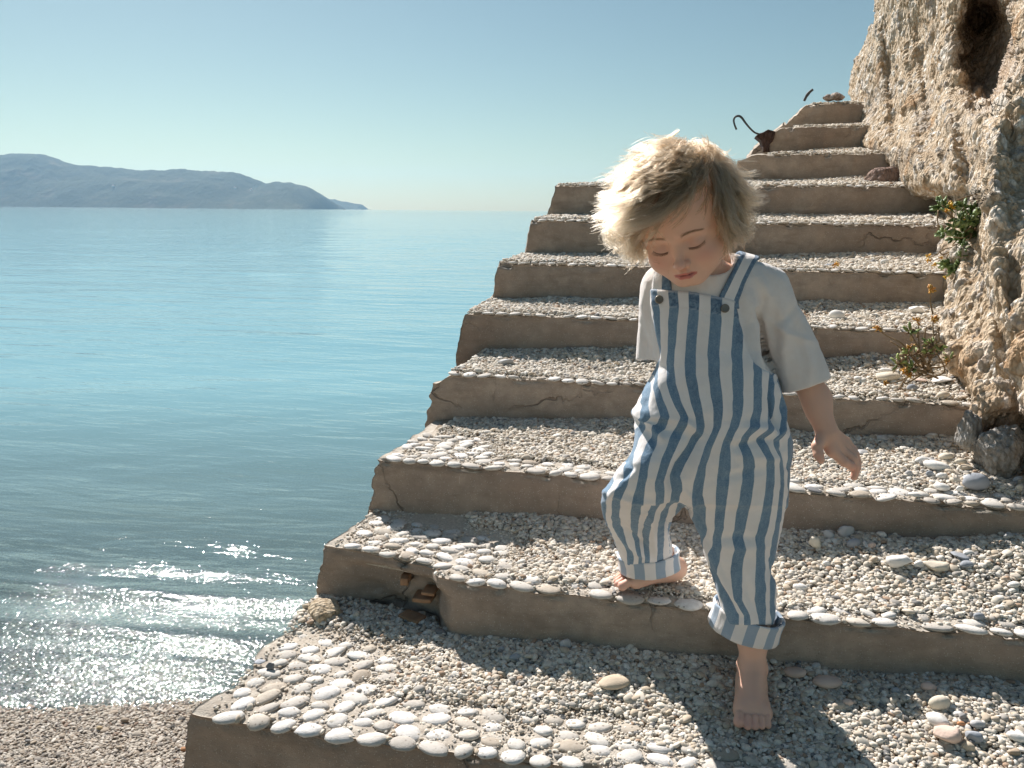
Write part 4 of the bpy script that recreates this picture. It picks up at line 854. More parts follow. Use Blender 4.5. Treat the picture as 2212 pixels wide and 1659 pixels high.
# --- garment outlines (rows: py, left px, right px, distance, half depth)
T_SH=[(556,1462,1606,1.345,.040),(575,1432,1632,1.345,.050),(600,1412,1640,1.348,.060),(650,1404,1640,1.352,.068),(700,1404,1640,1.356,.073),(760,1410,1652,1.36,.078),(800,1414,1672,1.362,.083),(860,1400,1680,1.368,.088)]
T_OV=[(560,1440,1620,1.345,.052),(600,1404,1642,1.348,.066),(650,1396,1644,1.352,.075),(700,1398,1645,1.356,.080),(760,1412,1654,1.36,.085),(793,1417,1670,1.362,.090),(829,1397,1684,1.366,.094),(860,1381,1690,1.370,.098),(890,1370,1694,1.372,.101),
      (912,1373,1699,1.374,.100),(946,1378,1711,1.378,.101),(977,1373,1708,1.382,.099),(1010,1376,1701,1.386,.097),(1050,1388,1699,1.39,.09),(1090,1440,1696,1.395,.080)]
T_FL=[(960,1530,1706,1.385,.085),(1010,1500,1701,1.388,.088),(1050,1492,1699,1.392,.086),(1090,1487,1696,1.40,.080),(1114,1490,1693,1.405,.077),(1162,1516,1685,1.415,.071),(1200,1524,1675,1.422,.067),(1227,1531,1671,1.428,.064),(1257,1541,1678,1.433,.062),(1300,1554,1677,1.438,.057),(1350,1568,1672,1.442,.050)]
T_RL=[(930,1380,1520,1.36,.075),(975,1368,1520,1.352,.078),(1000,1345,1516,1.35,.078),(1035,1320,1508,1.352,.076),(1063,1303,1500,1.362,.074),(1085,1299,1490,1.378,.072),(1099,1300,1478,1.392,.068),(1120,1304,1452,1.435,.066),(1138,1311,1449,1.475,.062),(1160,1321,1452,1.515,.058),(1178,1329,1455,1.54,.054),(1200,1340,1452,1.565,.050),(1222,1346,1446,1.58,.045)]
def torso_body(Q): return tab(Q,[(r[0],r[1]+10,r[2]-10,r[3]+.002,r[4]-.006) for r in T_SH[1:]]+[(940,1405,1680,1.38,.085),(1050,1420,1675,1.39,.075),(1085,1460,1660,1.395,.05)],2.2,.006)
NK0=h2q((0,-.045,-.022)); NK1=Qp(1520,605,1.352)
SHR=Qp(1650,622,1.362); ELR=Qp(1722,775,1.392); WRR=Qp(1787,934,1.372)
SHL=Qp(1436,622,1.352); ELL=Qp(1424,700,1.42); WRL=Qp(1480,790,1.50)
def hand(Q,mir=False):
    f=None
    mc=[((1798,974,1.364),(1824,998,1.361),(1838,1006,1.366),(1842,1010,1.374)),((1811,970,1.374),(1842,990,1.373),(1850,1009,1.375),(1845,1030,1.376)),((1821,963,1.386),(1846,981,1.387),(1852,1000,1.389),(1850,1018,1.392)),((1826,956,1.397),(1843,971,1.400),(1849,986,1.404),(1847,1000,1.408))]
    rr_=[(.0098,.0080,.0072,.0062),(.0100,.0082,.0074,.0064),(.0096,.0076,.0068,.0060),(.0086,.0068,.0060,.0052)]
    w=WRR
    for c,r in zip(mc,rr_):
        p=[Qp(*q) for q in c]; palm=rcone(Q,w+(p[0]-w)*.12,p[0],.0155,.0100); fg=chain(Q,p,r,.003)
        g_=smin(palm,fg,.006)
        f=g_ if f is None else smin(f,g_,.0012)
    f=smin(f,ell(Q,Qp(1797,957,1.374),(.017,.015,.014)),.010)
    th=chain(Q,[Qp(1777,945,1.366),Qp(1765,964,1.357),Qp(1768,982,1.352),Qp(1773,993,1.350)],[.0120,.0090,.0080,.0068],.004)
    return smin(f,th,.006)
def hand2(Q):
    w=WRL; ax=np.array([.3,-.55,-.78]); ax/=np.linalg.norm(ax); la=np.array([.8,.6,0.]); la-=ax*(la@ax); la/=np.linalg.norm(la); f=None
    for i,(o_,L_) in enumerate([(-.018,.026),(-.006,.031),(.006,.029),(.018,.022)]):
        a=w+ax*.040+la*o_; cu=np.cross(ax,la)
        g_=smin(rcone(Q,w,a,.015,.0095),chain(Q,[a,a+ax*L_*.5,a+ax*L_*.85+cu*.008],[.0085,.0075,.006],.003),.005); f=g_ if f is None else smin(f,g_,.002)
    return smin(f,chain(Q,[w+la*-.010,w+la*-.028+ax*.022,w+la*-.034+ax*.040],[.012,.009,.007],.003),.006)
def body(Q):
    Q=np.asarray(Q,np.float32); px,py,d=pxy(Q)
    f=np.full(Q.shape[:-1],.05,np.float32); f=np.minimum(f,torso_body(Q))
    f=smin(f,rcone(Q,SHL,SHR,.030,.030),.03)
    h=head_sdf(q2h(Q))*HS; nk=rcone(Q,NK0,NK1,.0345,.040); f=smin(f,smin(h,nk,.014),.018)
    f=smin(f,chain(Q,[SHR,ELR,WRR],[.026,.0245,.0185],.01),.006)
    f=smin(f,ell(Q,Qp(1768,868,1.386),(.0235,.034,.0225)),.012)
    f=smin(f,hand(Q),.006)
    f=smin(f,chain(Q,[SHL,ELL,WRL],[.031,.024,.018],.01),.012); f=smin(f,hand2(Q),.006)
    f=smin(f,chain(Q,[Qp(1600,1000,1.39),Qp(1610,1170,1.418),ANK_F+np.array([0,.045,.0]),ANK_F],[.050,.031,.0240,.0225],.02),.03)
    f=smin(f,chain(Q,[Qp(1470,1000,1.385),Qp(1382,1088,1.425),ANK_R+(Qp(1382,1088,1.425)-ANK_R)*.35,ANK_R],[.046,.027,.0200,.0205],.02),.03)
    f=smin(f,foot(Q,FT,FAX,-1),.010); f=smin(f,foot(Q,RT,RAX,1,RS,-.094,.046),.010)
    return f
KID=np.array([.13,1.30,.98])
kid=empty('person',tuple(KID)); tag(kid,'blond toddler in blue and white striped dungarees stepping barefoot down the stairs','person')
import time as _t; _t0=_t.time()
V,F=iso(body,Qp(1255,1659,1.40)*np.array([1,1,0])+np.array([-.02,0,-1.76]),Qp(1880,235,1.42)*np.array([1,1,0])+np.array([.02,.02,-1.10]),.0021)
V=relax(V,F,1,.35); print('body',len(V),_t.time()-_t0)
# skin colours: complexion, plus the shaded crease between the lips painted in
H=q2h(V).astype(float); px_,py_,dd_=pxy(V)
skin=np.tile(np.array([.80,.495,.365]),(len(V),1)); nz=fbm(V,30,4); skin*=1+.06*nz[:,None]
def blob(c,r): return np.exp(-(((H-np.array(c))/np.array(r))**2).sum(1))
def tinta(wt,c):
    global skin
    skin=skin*(1-wt[:,None])+np.array(c)*wt[:,None]
for sx in(-1,1): tinta(.6*blob((sx*.036,-.032,.058),(.018,.014,.03)),(.70,.33,.26)); tinta(.35*blob((sx*.0285,-.010,.070),(.016,.007,.02)),(.50,.29,.27)); tinta(.5*blob((sx*.075,-.02,-.012),(.012,.02,.02)),(.72,.33,.25))
tinta(.5*blob((0,-.037,.088),(.010,.008,.012)),(.70,.33,.27))
lipd=np.clip(1-np.abs(H[:,1]+.0572-.0008*np.cos(H[:,0]*150))/np.where(H[:,1]>-.0572,.0052,.0078)*(1+ (np.abs(H[:,0])/.0175)**3),0,1); lipd=sstep(.0,.35,lipd)*(np.abs(H[:,0])<.018)*(H[:,2]>.055)
tinta(.9*lipd,(.60,.18,.15)); 
mline=np.exp(-((H[:,1]+.0572)/.0008)**2)*(np.abs(H[:,0])<.016)*(H[:,2]>.06); tinta(.7*mline,(.20,.055,.05))  # shade between the lips painted as a dark line
scalp=sstep(.075,.09,H[:,1]+np.maximum(-H[:,2],0)*2.0)*(H[:,1]>-.03); tinta(.8*scalp,(.36,.25,.15))
# hands, feet a little redder at fingers and toes
HWd=toW(V); tip=np.exp(-((px_-1842)/18)**2-((py_-1018)/18)**2)+np.exp(-((px_-1770)/8)**2-((py_-990)/8)**2); tinta(.35*np.clip(tip,0,1),(.70,.30,.24))
for Tn,Ax,S_ in((FT,FAX,1),(RT,RAX,RS)):
    a_=np.array(Ax)/np.linalg.norm(Ax); dt=(HWd-Tn)@a_; near=np.exp(-(((HWd-Tn)**2).sum(1))/.05**2); tinta(.4*near*sstep(-.03,-.005,dt),(.68,.30,.25))
g=G('skin'); c=g.attr('col'); p=g.pos()
M_SKIN=g.surf(g.pbsdf(c,.52,g.bump(g.noise(p,900,3,.6),.25,.0006),.35,**{'Subsurface Weight':.12,'Subsurface Radius':(1,.35,.2),'Subsurface Scale':.008}))
bodyo=mesh_obj('body',toW(V)-KID,F,M_SKIN,kid,attrs={'col':np.clip(skin,.01,1)})

# ---------------------------------------------------------------- cloth materials
def m_cloth(name,rib=False):
    g=G(name); p=g.pos(); n=g.noise(p,26,4,.6); nf=g.noise(p,500,3,.7); nw=g.noise(g.n('VectorMath',{0:p,1:(1,1,.35)},operation='MULTIPLY'),160,4,.6)
    s=g.attr('stripe',o=2); ed=g.attr('pale',o=2); wr=g.attr('worn',o=2)
    fr_=g.math('ABSOLUTE',g.math('SUBTRACT',s,g.math('ROUND',s))); fr_=g.math('ADD',fr_,g.math('MULTIPLY',g.math('SUBTRACT',nf,.5),.012))
    m=g.rampv(fr_,.238,.251)
    blue=g.mix(g.rampv(nw,.35,.7),(.135,.235,.345),(.200,.310,.415)); blue=g.mix(g.math('MULTIPLY',g.rampv(nf,.45,.62),.35),blue,(.42,.50,.58)); blue=g.mix(g.math('MULTIPLY',wr,g.rampv(g.noise(p,170,3,.7),.38,.62)),blue,(.055,.10,.18))
    wh=g.mix(g.rampv(n,.3,.7),(.83,.79,.76),(.88,.85,.83))
    col=g.mix(m,blue,wh); col=g.mix(ed,col,g.mix(m,(.40,.47,.55),(.82,.77,.73)))
    wv=g.math('ADD',g.math('MULTIPLY',nf,1.),g.math('MULTIPLY',nw,1.2))
    return g.surf(g.pbsdf(col,.9,g.bump(wv,.55,.0012),.12,**{'Sheen Weight':.25,'Sheen Roughness':.5}))
M_DEN=m_cloth('striped_denim')
g=G('linen'); p=g.pos(); M_LIN=g.surf(g.pbsdf(g.mix(g.rampv(g.noise(p,40,5,.7),.35,.7),(.83,.765,.72),(.87,.82,.785)),.92,g.bump(g.math('ADD',g.noise(p,700,3,.7),g.math('MULTIPLY',g.noise(p,60,4,.6),1.5)),.6,.0013),.1,**{'Sheen Weight':.3}))
# crease tool: signed ridges along picture-plane polylines carried by the cloth
def creases(V,N,CRS):
    px,py,d=pxy(V); out=np.zeros(len(V)); fr=(N@np.array([0,0,1.])>-.2)
    for pts,wd,am in CRS:
        P=np.array(pts,float); best=np.full(len(V),1e9); bt=np.zeros(len(V)); m=len(P)-1
        for i in range(m):
            a=P[i];b=P[i+1]; ab=b-a; t=np.clip(((px-a[0])*ab[0]+(py-a[1])*ab[1])/(ab@ab),0,1); q=np.hypot(px-a[0]-t*ab[0],py-a[1]-t*ab[1]); mm=q<best; best=np.where(mm,q,best); bt=np.where(mm,(i+t)/m,bt)
        out+=am*np.exp(-(best/wd)**2)*(.35+.65*np.sin(np.pi*np.clip(bt,.02,.98)))
    return out*fr
# --- shirt
RC=Qp(1520,568,1.332); e1=np.array([1,.06,0.]); e1/=np.linalg.norm(e1); e2=np.array([-.04,-.76,.64]); e2-=e1*(e1@e2); e2/=np.linalg.norm(e2); en=np.cross(e1,e2); RR_=.0515
if en[1]<0: en=-en
SLA=Qp(1656,626,1.362); SLB=Qp(1741,832,1.386); SLv=(SLB-SLA)/np.linalg.norm(SLB-SLA)
LLA=Qp(1432,624,1.352); LLB=Qp(1417,777,1.385); LLv=(LLB-LLA)/np.linalg.norm(LLB-LLA)
def shirt(Q):
    Q=np.asarray(Q,np.float32); f=tab(Q,T_SH,2.2)
    f=smin(f,rcone(Q,Qp(1448,622,1.352),Qp(1636,618,1.36),.040,.040),.02)
    f=smin(f,ell(Q,RC-en*.022,(.062,.045,.055)),.02)
    sl=rcone(Q,SLA,SLB+SLv*.03,.041,.0455); f=smin(f,sl,.005)
    ll=rcone(Q,LLA,LLB+LLv*.03,.037,.034); f=smin(f,ll,.010)
    # openings: sleeve ends cut and hollow, neck hole
    tt=((Q-SLA)@SLv.astype(np.float32)); Ls=np.linalg.norm(SLB-SLA)
    in_=rcone(Q,SLA+SLv*.15,SLB+SLv*.05,.033,.0425); f=smax(f,-in_,.003); hemt=Ls+.0*tt
    nrm=(Qp(1787,815,1.386)-Qp(1692,849,1.386)); nrm/=np.linalg.norm(nrm); pn=np.array([nrm[1],-nrm[0],0]); pn=pn if pn@SLv>0 else -pn
    px,py,d=pxy(Q); f=np.where(px>1655,np.maximum(f,(Q-Qp(1740,832,1.386)).astype(np.float32)@pn.astype(np.float32)),f)
    in2=rcone(Q,LLA+LLv*.06,LLB+LLv*.05,.030,.030); f=np.where(px<1440,smax(f,-in2,.003),f); f=np.where((px<1418)&(py>700),np.maximum(f,(py-778-(1400-px)*.0)*d/FPX),f)
    f=smax(f,-rcone(Q,RC-en*.05,RC+en*.10,.0475,.0475),.006)
    return f.astype(np.float32)
V,F=iso(shirt,Qp(1350,880,1.5)*np.array([1,1,0])+np.array([-.0,0,-1.50]),Qp(1810,480,1.45)*np.array([1,1,0])+np.array([.01,.0,-1.24]),.0021)
V=relax(V,F,2,.5); N=vnormals(V,F)
SCR=[([(1632,672),(1642,700),(1645,735),(1652,770),(1668,800)],7,-.012),([(1618,640),(1630,690),(1634,740),(1642,790)],12,.005),([(1660,640),(1668,700),(1690,790)],16,-.004),([(1690,620),(1716,700),(1740,800)],18,-.0035),([(1640,600),(1660,640),(1655,700)],12,.0045),([(1600,660),(1612,720),(1628,770)],9,-.004),([(1700,700),(1690,760),(1700,830)],13,.004),
     ([(1385,700),(1395,740),(1392,772)],6,-.003),([(1398,610),(1392,660),(1400,700)],7,.003),([(1655,690),(1700,720),(1760,740)],9,.0025),([(1740,740),(1752,790),(1748,825)],10,.003),([(1725,660),(1700,690),(1665,705)],9,-.0025)]
V=V+N*(1.6*creases(V,N,SCR)+.0050*fbm(V*np.array([1,.45,1])@np.array([[.9,-.4,0],[.4,.9,0],[0,0,1]]),22,4))[:,None]
px_,py_,_d=pxy(V); hem=((Q_:=V)-Qp(1740,832,1.386))
mesh_obj('shirt',toW(V)-KID,F,M_LIN,kid); shirto=C.objects[-1] if 0 else None
# ribbed collar
th=np.linspace(0,2*np.pi,361)[:-1]; ph=np.linspace(0,2*np.pi,13)[:-1]
cen=RC+RR_*(np.cos(th)[:,None]*e1+np.sin(th)[:,None]*e2)+en*(.004*np.sin(th*1)[:,None]); rad=np.cos(th)[:,None]*e1+np.sin(th)[:,None]*e2
rb=.0052+.0006*np.sin(th*110)
ring=cen[:,None]+rb[:,None,None]*(np.cos(ph)[None,:,None]*rad[:,None]*.75+np.sin(ph)[None,:,None]*en*1.25)
idx=np.arange(360*12).reshape(360,12); Fr=np.stack([idx,np.roll(idx,-1,0),np.roll(np.roll(idx,-1,0),-1,1),np.roll(idx,-1,1)],-1).reshape(-1,4)
mesh_obj('collar',toW(ring.reshape(-1,3))-KID,Fr,M_LIN,kid)

# --- dungarees
STR={ -1:[(820,1372),(900,1362),(960,1340),(1020,1318),(1083,1303),(1120,1303),(1160,1315),(1200,1330)],
 0:[(790,1398),(840,1394),(868,1388),(884,1393),(899,1401),(912,1390),(927,1378),(950,1370),(1000,1356),(1050,1345),(1083,1328),(1117,1326),(1137,1331),(1160,1345),(1194,1363)],
 1:[(636,1409),(677,1416),(719,1418),(760,1420),(800,1412),(835,1415),(857,1422),(880,1431),(898,1438),(915,1430),(935,1414),(955,1405),(990,1394),(1040,1386),(1083,1377),(1117,1374),(1140,1373),(1161,1372),(1200,1384)],
 2:[(636,1454),(663,1457),(705,1451),(746,1448),(788,1445),(829,1448),(865,1461),(885,1471),(901,1480),(916,1476),(943,1461),(995,1440),(1042,1425),(1070,1428),(1089,1428),(1110,1412),(1127,1400),(1156,1394),(1200,1396)],
 3:[(638,1498),(677,1498),(719,1494),(766,1491),(810,1491),(857,1499),(893,1508),(920,1514),(934,1513),(962,1497),(1004,1474),(1031,1461),(1063,1463),(1090,1452),(1110,1440),(1130,1430),(1150,1428),(1200,1426)],
 4:[(644,1548),(677,1546),(719,1544),(766,1541),(810,1542),(857,1548),(890,1552),(923,1549),(962,1530),(1004,1513),(1037,1508),(1070,1504),(1097,1515),(1123,1515),(1146,1517),(1180,1514),(1230,1505),(1350,1500)],
 5:[(640,1600),(705,1595),(760,1593),(810,1595),(857,1596),(898,1593),(932,1580),(968,1568),(1009,1566),(1042,1563),(1070,1559),(1110,1554),(1141,1553),(1165,1546),(1180,1548),(1195,1543),(1237,1540),(1260,1552),(1290,1568),(1330,1590)],
 6:[(640,1655),(700,1642),(793,1636),(843,1639),(885,1639),(920,1629),(945,1610),(965,1609),(987,1616),(1009,1620),(1042,1616),(1070,1611),(1110,1603),(1143,1598),(1165,1594),(1185,1598),(1227,1590),(1264,1590),(1297,1592),(1330,1612)],
 7:[(640,1700),(760,1680),(815,1668),(862,1668),(905,1669),(925,1664),(945,1649),(957,1649),(987,1660),(1010,1668),(1070,1666),(1123,1655),(1160,1645),(1185,1644),(1227,1645),(1253,1643),(1297,1643),(1340,1648)],
 8:[(640,1730),(790,1695),(823,1682),(860,1686),(896,1688),(935,1689),(950,1680),(962,1680),(992,1689),(1031,1693),(1083,1688),(1136,1681),(1175,1674),(1214,1672),(1264,1674),(1308,1669),(1340,1672)],
 9:[(640,1760),(823,1708),(900,1704),(946,1712),(1000,1706),(1083,1702),(1136,1698),(1214,1690),(1340,1690)]}
def stripe_s(px,py,rear):
    ks=sorted(STR); X=[]
    for k in ks: a=np.array(STR[k],float); X.append(np.interp(py,a[:,0],a[:,1]))
    X=np.stack(X,0)
    for i in range(1,len(ks)): X[i]=np.maximum(X[i],X[i-1]+6)
    if rear is not None:
        ext=X[4]*1.; ex=np.where(rear,X[4],0); 
        for j in range(1,4): X[4+j]=np.where(rear,X[4]+28*j,X[4+j])
    s=np.full(px.shape,-2.)
    for i in range(len(ks)-1):
        m=(px>=X[i])&(px<X[i+1]); s=np.where(m,ks[i]+(px-X[i])/(X[i+1]-X[i]),s)
    s=np.where(px<X[0],ks[0]-(X[0]-px)/42,s); s=np.where(px>=X[-1],ks[-1]+(px-X[-1])/42,s); return s
def dung(Q):
    Q=np.asarray(Q,np.float32); px,py,d=pxy(Q)
    f=tab(Q,T_OV,2.3)
    top=np.interp(px,[1380,1398,1402,1488,1588,1700],[660,628,623,630,649,700]); Rb=np.interp(py,[600,647,691,749,785,800,806,812],[1586,1589,1597,1611,1629,1650,1675,1760]); Lb=np.interp(py,[600,626,690,740,770,790,812],[1396,1399,1410,1421,1426,1414,1300])
    cut=np.maximum(np.maximum((top-py),(px-Rb)),(Lb-px))*d/FPX
    dcen=np.interp(py,[780,830],[1.345,1.6])
    cut=np.maximum(cut,np.where(py<812,d-dcen,-1)); f=smax(f,cut.astype(np.float32),.003)
    rl=tab(Q,T_RL,2.2); fl=tab(Q,T_FL,2.2); f=smin(f,rl,.018); f=smin(f,fl,.016)
    return f.astype(np.float32)
V,F=iso(dung,Qp(1270,1375,1.55)*np.array([1,1,0])+np.array([-.0,0,-1.65]),Qp(1740,590,1.45)*np.array([1,1,0])+np.array([.01,.0,-1.24]),.0021)
V=relax(V,F,2,.5); px_,py_,d_=pxy(V); N=vnormals(V,F)
DCR=[([(1371,893),(1392,905),(1412,925),(1430,948)],8,.0085),([(1385,925),(1405,945),(1418,965)],11,-.006),([(1366,880),(1400,899),(1440,902),(1480,912)],9,.0045),([(1400,925),(1450,930),(1500,945)],10,-.0055),([(1513,934),(1497,962),(1470,1005),(1455,1040),(1462,1075)],12,-.009),([(1540,940),(1520,975),(1500,1015),(1492,1050)],10,.006),([(1478,905),(1500,925),(1515,940)],8,.006),
     ([(1569,955),(1590,968),(1612,962),(1650,950),(1690,955)],9,-.006),([(1600,925),(1640,925),(1690,935)],11,.0055),([(1608,985),(1660,990),(1700,990)],12,.004),([(1655,1010),(1600,1025),(1560,1030)],10,-.003),
     ([(1668,805),(1664,860),(1670,900),(1682,935)],4,-.008),([(1676,830),(1690,880),(1688,930),(1672,955)],5,.006),([(1700,950),(1690,975),(1700,1010)],7,-.005),
     ([(1305,1062),(1345,1075),(1378,1083),(1420,1090)],7,.0055),([(1320,1040),(1345,1030),(1360,1010),(1350,985)],8,-.006),([(1345,1052),(1327,1062),(1310,1085)],6,.004),([(1378,1095),(1420,1100),(1470,1092)],8,-.006),([(1388,1105),(1430,1115),(1470,1098),(1490,1105)],7,-.006),
     ([(1327,1135),(1350,1165),(1375,1190),(1398,1205)],6,.007),([(1340,1130),(1372,1165),(1400,1190)],8,-.006),([(1392,1120),(1388,1160),(1392,1200)],6,-.005),([(1412,1110),(1412,1160),(1420,1200)],7,.004),([(1440,1120),(1450,1160),(1455,1185)],5,-.004),
     ([(1520,1165),(1540,1200),(1560,1250),(1590,1320)],7,.005),([(1505,1110),(1520,1140),(1530,1165)],6,-.005),([(1535,1230),(1560,1275),(1600,1335)],8,-.0065),([(1560,1180),(1600,1185),(1650,1180)],12,.003),([(1545,1165),(1590,1160),(1640,1165)],10,-.0035),([(1660,1190),(1672,1240),(1668,1300)],5,-.005),([(1655,1250),(1650,1300),(1650,1335)],4,.004),([(1610,1240),(1620,1290),(1640,1335)],9,-.003),
     ([(1430,780),(1450,820),(1460,860)],12,-.003),([(1600,760),(1590,820),(1592,880)],14,-.003),([(1480,700),(1476,780),(1490,850)],16,.0025),([(1412,800),(1400,840),(1392,880)],7,-.004),([(1500,1100),(1495,1075),(1480,1060)],6,.005)]
V=V+N*(1.25*creases(V,N,DCR)+.0022*fbm(V*np.array([1,.6,1]),24,3)+.0010*fbm(V,70,2))[:,None]
rear=(py_>1092)&(px_<1500)&(px_<1446+(1130-np.minimum(py_,1130))*1.4)
sv=stripe_s(px_+1.2*vnoise(V,60),py_,rear)
topl=np.interp(px_,[1380,1398,1402,1488,1588,1700],[660,628,623,630,649,700]); pale=np.maximum((py_-topl<4.5)*1.,(np.abs(py_-topl-36)<1.1)*.6)*(py_<700)
worn=.75*((py_-topl)<36)*(py_<700)+.5*((px_>1590)&(px_<1612)&(py_>700)&(py_<745))+.35*sstep(.1,.5,fbm(V,16,3))
over=mesh_obj('dungarees',toW(V)-KID,F,M_DEN,kid,attrs={'stripe':sv,'pale':pale.astype(float),'worn':worn})
# --- cuffs (rolled, inside of the cloth showing)
def cuff(c,L_,R_,bot,hgt,seed,sph,nst,dep):
    upq=np.array([0,0,1.])@BW; a1=(R_-L_); w_=np.linalg.norm(a1)/2; a1/=2*w_; A=upq-a1*(upq@a1); A/=np.linalg.norm(A); a2=np.cross(a1,A); 
    if a2[2]<0: a2=-a2
    th=np.linspace(0,2*np.pi,241)[:-1]; prof=[(0,-.5),(.002,-1.),(.0035,-.6),(.0045,-.1),(.0055,.0),(.0045,.04),(.002,.03),(-.0015,0),(-.003,-.1)]
    # outer wall from bottom to top, roll over the top, down inside
    prof=[(-.0030,-.02),(-.0022,-.90),(.0,-.985),(.0022,-.99),(.0042,-.95),(.0038,-.75),(.0030,-.5),(.0034,-.25),(.0050,-.06),(.0046,.0),(.0026,.03),(.0002,.01),(-.0015,-.08)]
    rows=[]
    for (o_,v_) in prof:
        rr=w_+o_+.0016*fbm(np.stack([np.cos(th)*1.5,np.sin(th)*1.5,th*0+v_*.8+seed],-1),1.6,3)*2; hh=hgt*v_+.0022*fbm(np.stack([np.cos(th)*2,np.sin(th)*2,th*0+seed+9],-1),1.2,2)
        rows.append(c+np.cos(th)[:,None]*a1*rr[:,None]+np.sin(th)[:,None]*a2*(rr*dep)[:,None]+A*hh[:,None])
    Vc=np.stack(rows); n,m=Vc.shape[:2]; i=np.arange(n*m).reshape(n,m); Fc=np.stack([i[:-1],np.roll(i[:-1],-1,1),np.roll(i[1:],-1,1),i[1:]],-1).reshape(-1,4)
    s_=(th/(2*np.pi)*nst+sph); S_=np.tile(s_,(n,1)); 
    return mesh_obj('cuff',toW(Vc.reshape(-1,3))-KID,Fc,M_DEN,over,attrs={'stripe':S_.ravel(),'pale':np.full(n*m,.75),'worn':np.zeros(n*m)})
cuff(Qp(1619,1318,1.45),Qp(1550,1306,1.45),Qp(1689,1340,1.45),0,.043,1,.35,10,.92)
cuff(Qp(1400,1193,1.575),Qp(1338,1202,1.575),Qp(1462,1188,1.575),0,.036,5,.1,9,.80)
# --- straps and buttons
def trace(px,py,fn,d0=1.15,d1=1.6):
    u=np.array([(px-CX)/FPX,-(py-CY)/FPX,-1.]); d=d0
    for _ in range(120):
        v=float(fn((u*d)[None].astype(np.float32))[0])
        if v<.0004: break
        d+=max(v*.8,.0004)
        if d>d1: return None
    return u*d
def strap(rows,smap,tail,sd):
    g_=[]; 
    for (lx,ly,rx,ry) in rows:
        r_=[]
        for t in np.linspace(0,1,11):
            q=trace(lx+(rx-lx)*t,ly+(ry-ly)*t,shirt); r_.append(q)
        ok=[q for q in r_ if q is not None]; dm=np.mean([-q[2] for q in ok]) if ok else 1.33
        r_=[Qp(lx+(rx-lx)*t,ly+(ry-ly)*t,dm) if q is None else q for q,t in zip(r_,np.linspace(0,1,11))]; g_.append(np.array(r_))
    g_=np.array(g_); ds=-g_[...,2]
    for _ in range(3): ds[1:-1]=(ds[:-2]+2*ds[1:-1]+ds[2:])/4; ds[:,1:-1]=(ds[:,:-2]+2*ds[:,1:-1]+ds[:,2:])/4
    g_=g_/(-g_[...,2:])*ds[...,None]
    for (dx,dy,dz) in tail: g_=np.concatenate([g_,g_[-1:]+np.array([dx,dy,dz])])
    n=len(g_); T=np.linspace(0,n-1,n*6); g2=np.stack([smooth_path(g_[:,j],n*6) for j in range(11)],1)
    nn=np.cross(np.gradient(g2,axis=0),np.gradient(g2,axis=1)); nn/=np.linalg.norm(nn,axis=-1,keepdims=True); 
    if nn[2,5,2]<0: nn=-nn
    a=g2+nn*.0050; b=g2+nn*.0018; n,m=a.shape[:2]; V_=np.concatenate([a.reshape(-1,3),b.reshape(-1,3)]); f1=grid_faces(n,m); f2=f1[:,::-1]+n*m; i=np.arange(n*m).reshape(n,m)
    side=[np.stack([e[:-1],e[1:],e[1:]+n*m,e[:-1]+n*m],1) for e in (i[:,0],i[:,-1][::-1],i[0][::-1],i[-1])]
    S_=np.tile(np.array([smap(t) for t in np.linspace(0,1,m)]),(n,1)).ravel(); S_=np.concatenate([S_,S_]); pl=np.zeros(len(S_))
    return mesh_obj('strap',toW(V_)-KID,np.concatenate([f1,f2]+side),M_DEN,over,attrs={'stripe':S_,'pale':pl,'worn':np.full(len(S_),.6)})
strap([(1549,662,1593,668),(1552,640,1592,652),(1563,618,1599,632),(1573,598,1606,612),(1583,578,1616,592),(1592,561,1628,572),(1598,552,1638,563)],lambda t: abs(t-.5)*1.0+.5-.0 if 0 else (.5-abs(t-.5)),[(.004,.006,-.02),(.002,-.002,-.03),(-.004,-.03,-.035),(-.01,-.07,-.02)],1)
strap([(1411,650,1452,650),(1412,625,1452,626),(1414,604,1450,605),(1418,588,1452,588),(1426,572,1458,572)],lambda t: .55+(t-.2)*.65,[(.002,.006,-.02),(.002,-.002,-.03),(.004,-.03,-.035),(.01,-.07,-.02)],2)
g=G('brass_button'); M_BTN=g.surf(g.pbsdf((.24,.21,.17),.42,g.bump(g.noise(g.pos(),900,3),.4,.0006),.5,Metallic=.75))
for bx,by in((1423,648),(1565,667)):
    q=trace(bx,by,dung); zn=np.array([.0,.12,1.]); zn/=np.linalg.norm(zn); a1=np.array([1,0,0.]); a2=np.cross(zn,a1)
    prof=[(0,.0042),(.0030,.0043),(.0050,.0041),(.0056,.0045),(.0064,.0044),(.0069,.0034),(.0069,.0005),(.004,-.002)]; th=np.linspace(0,2*np.pi,33)[:-1]
    V_=np.array([q+zn*(h+.0012)+(np.cos(t)*a1+np.sin(t)*a2)*r for r,h in prof for t in th]); i=np.arange(len(prof)*32).reshape(-1,32); mesh_obj('button',toW(V_)-KID,np.stack([i[:-1],np.roll(i[:-1],-1,1),np.roll(i[1:],-1,1),i[1:]],-1).reshape(-1,4),M_BTN,over)

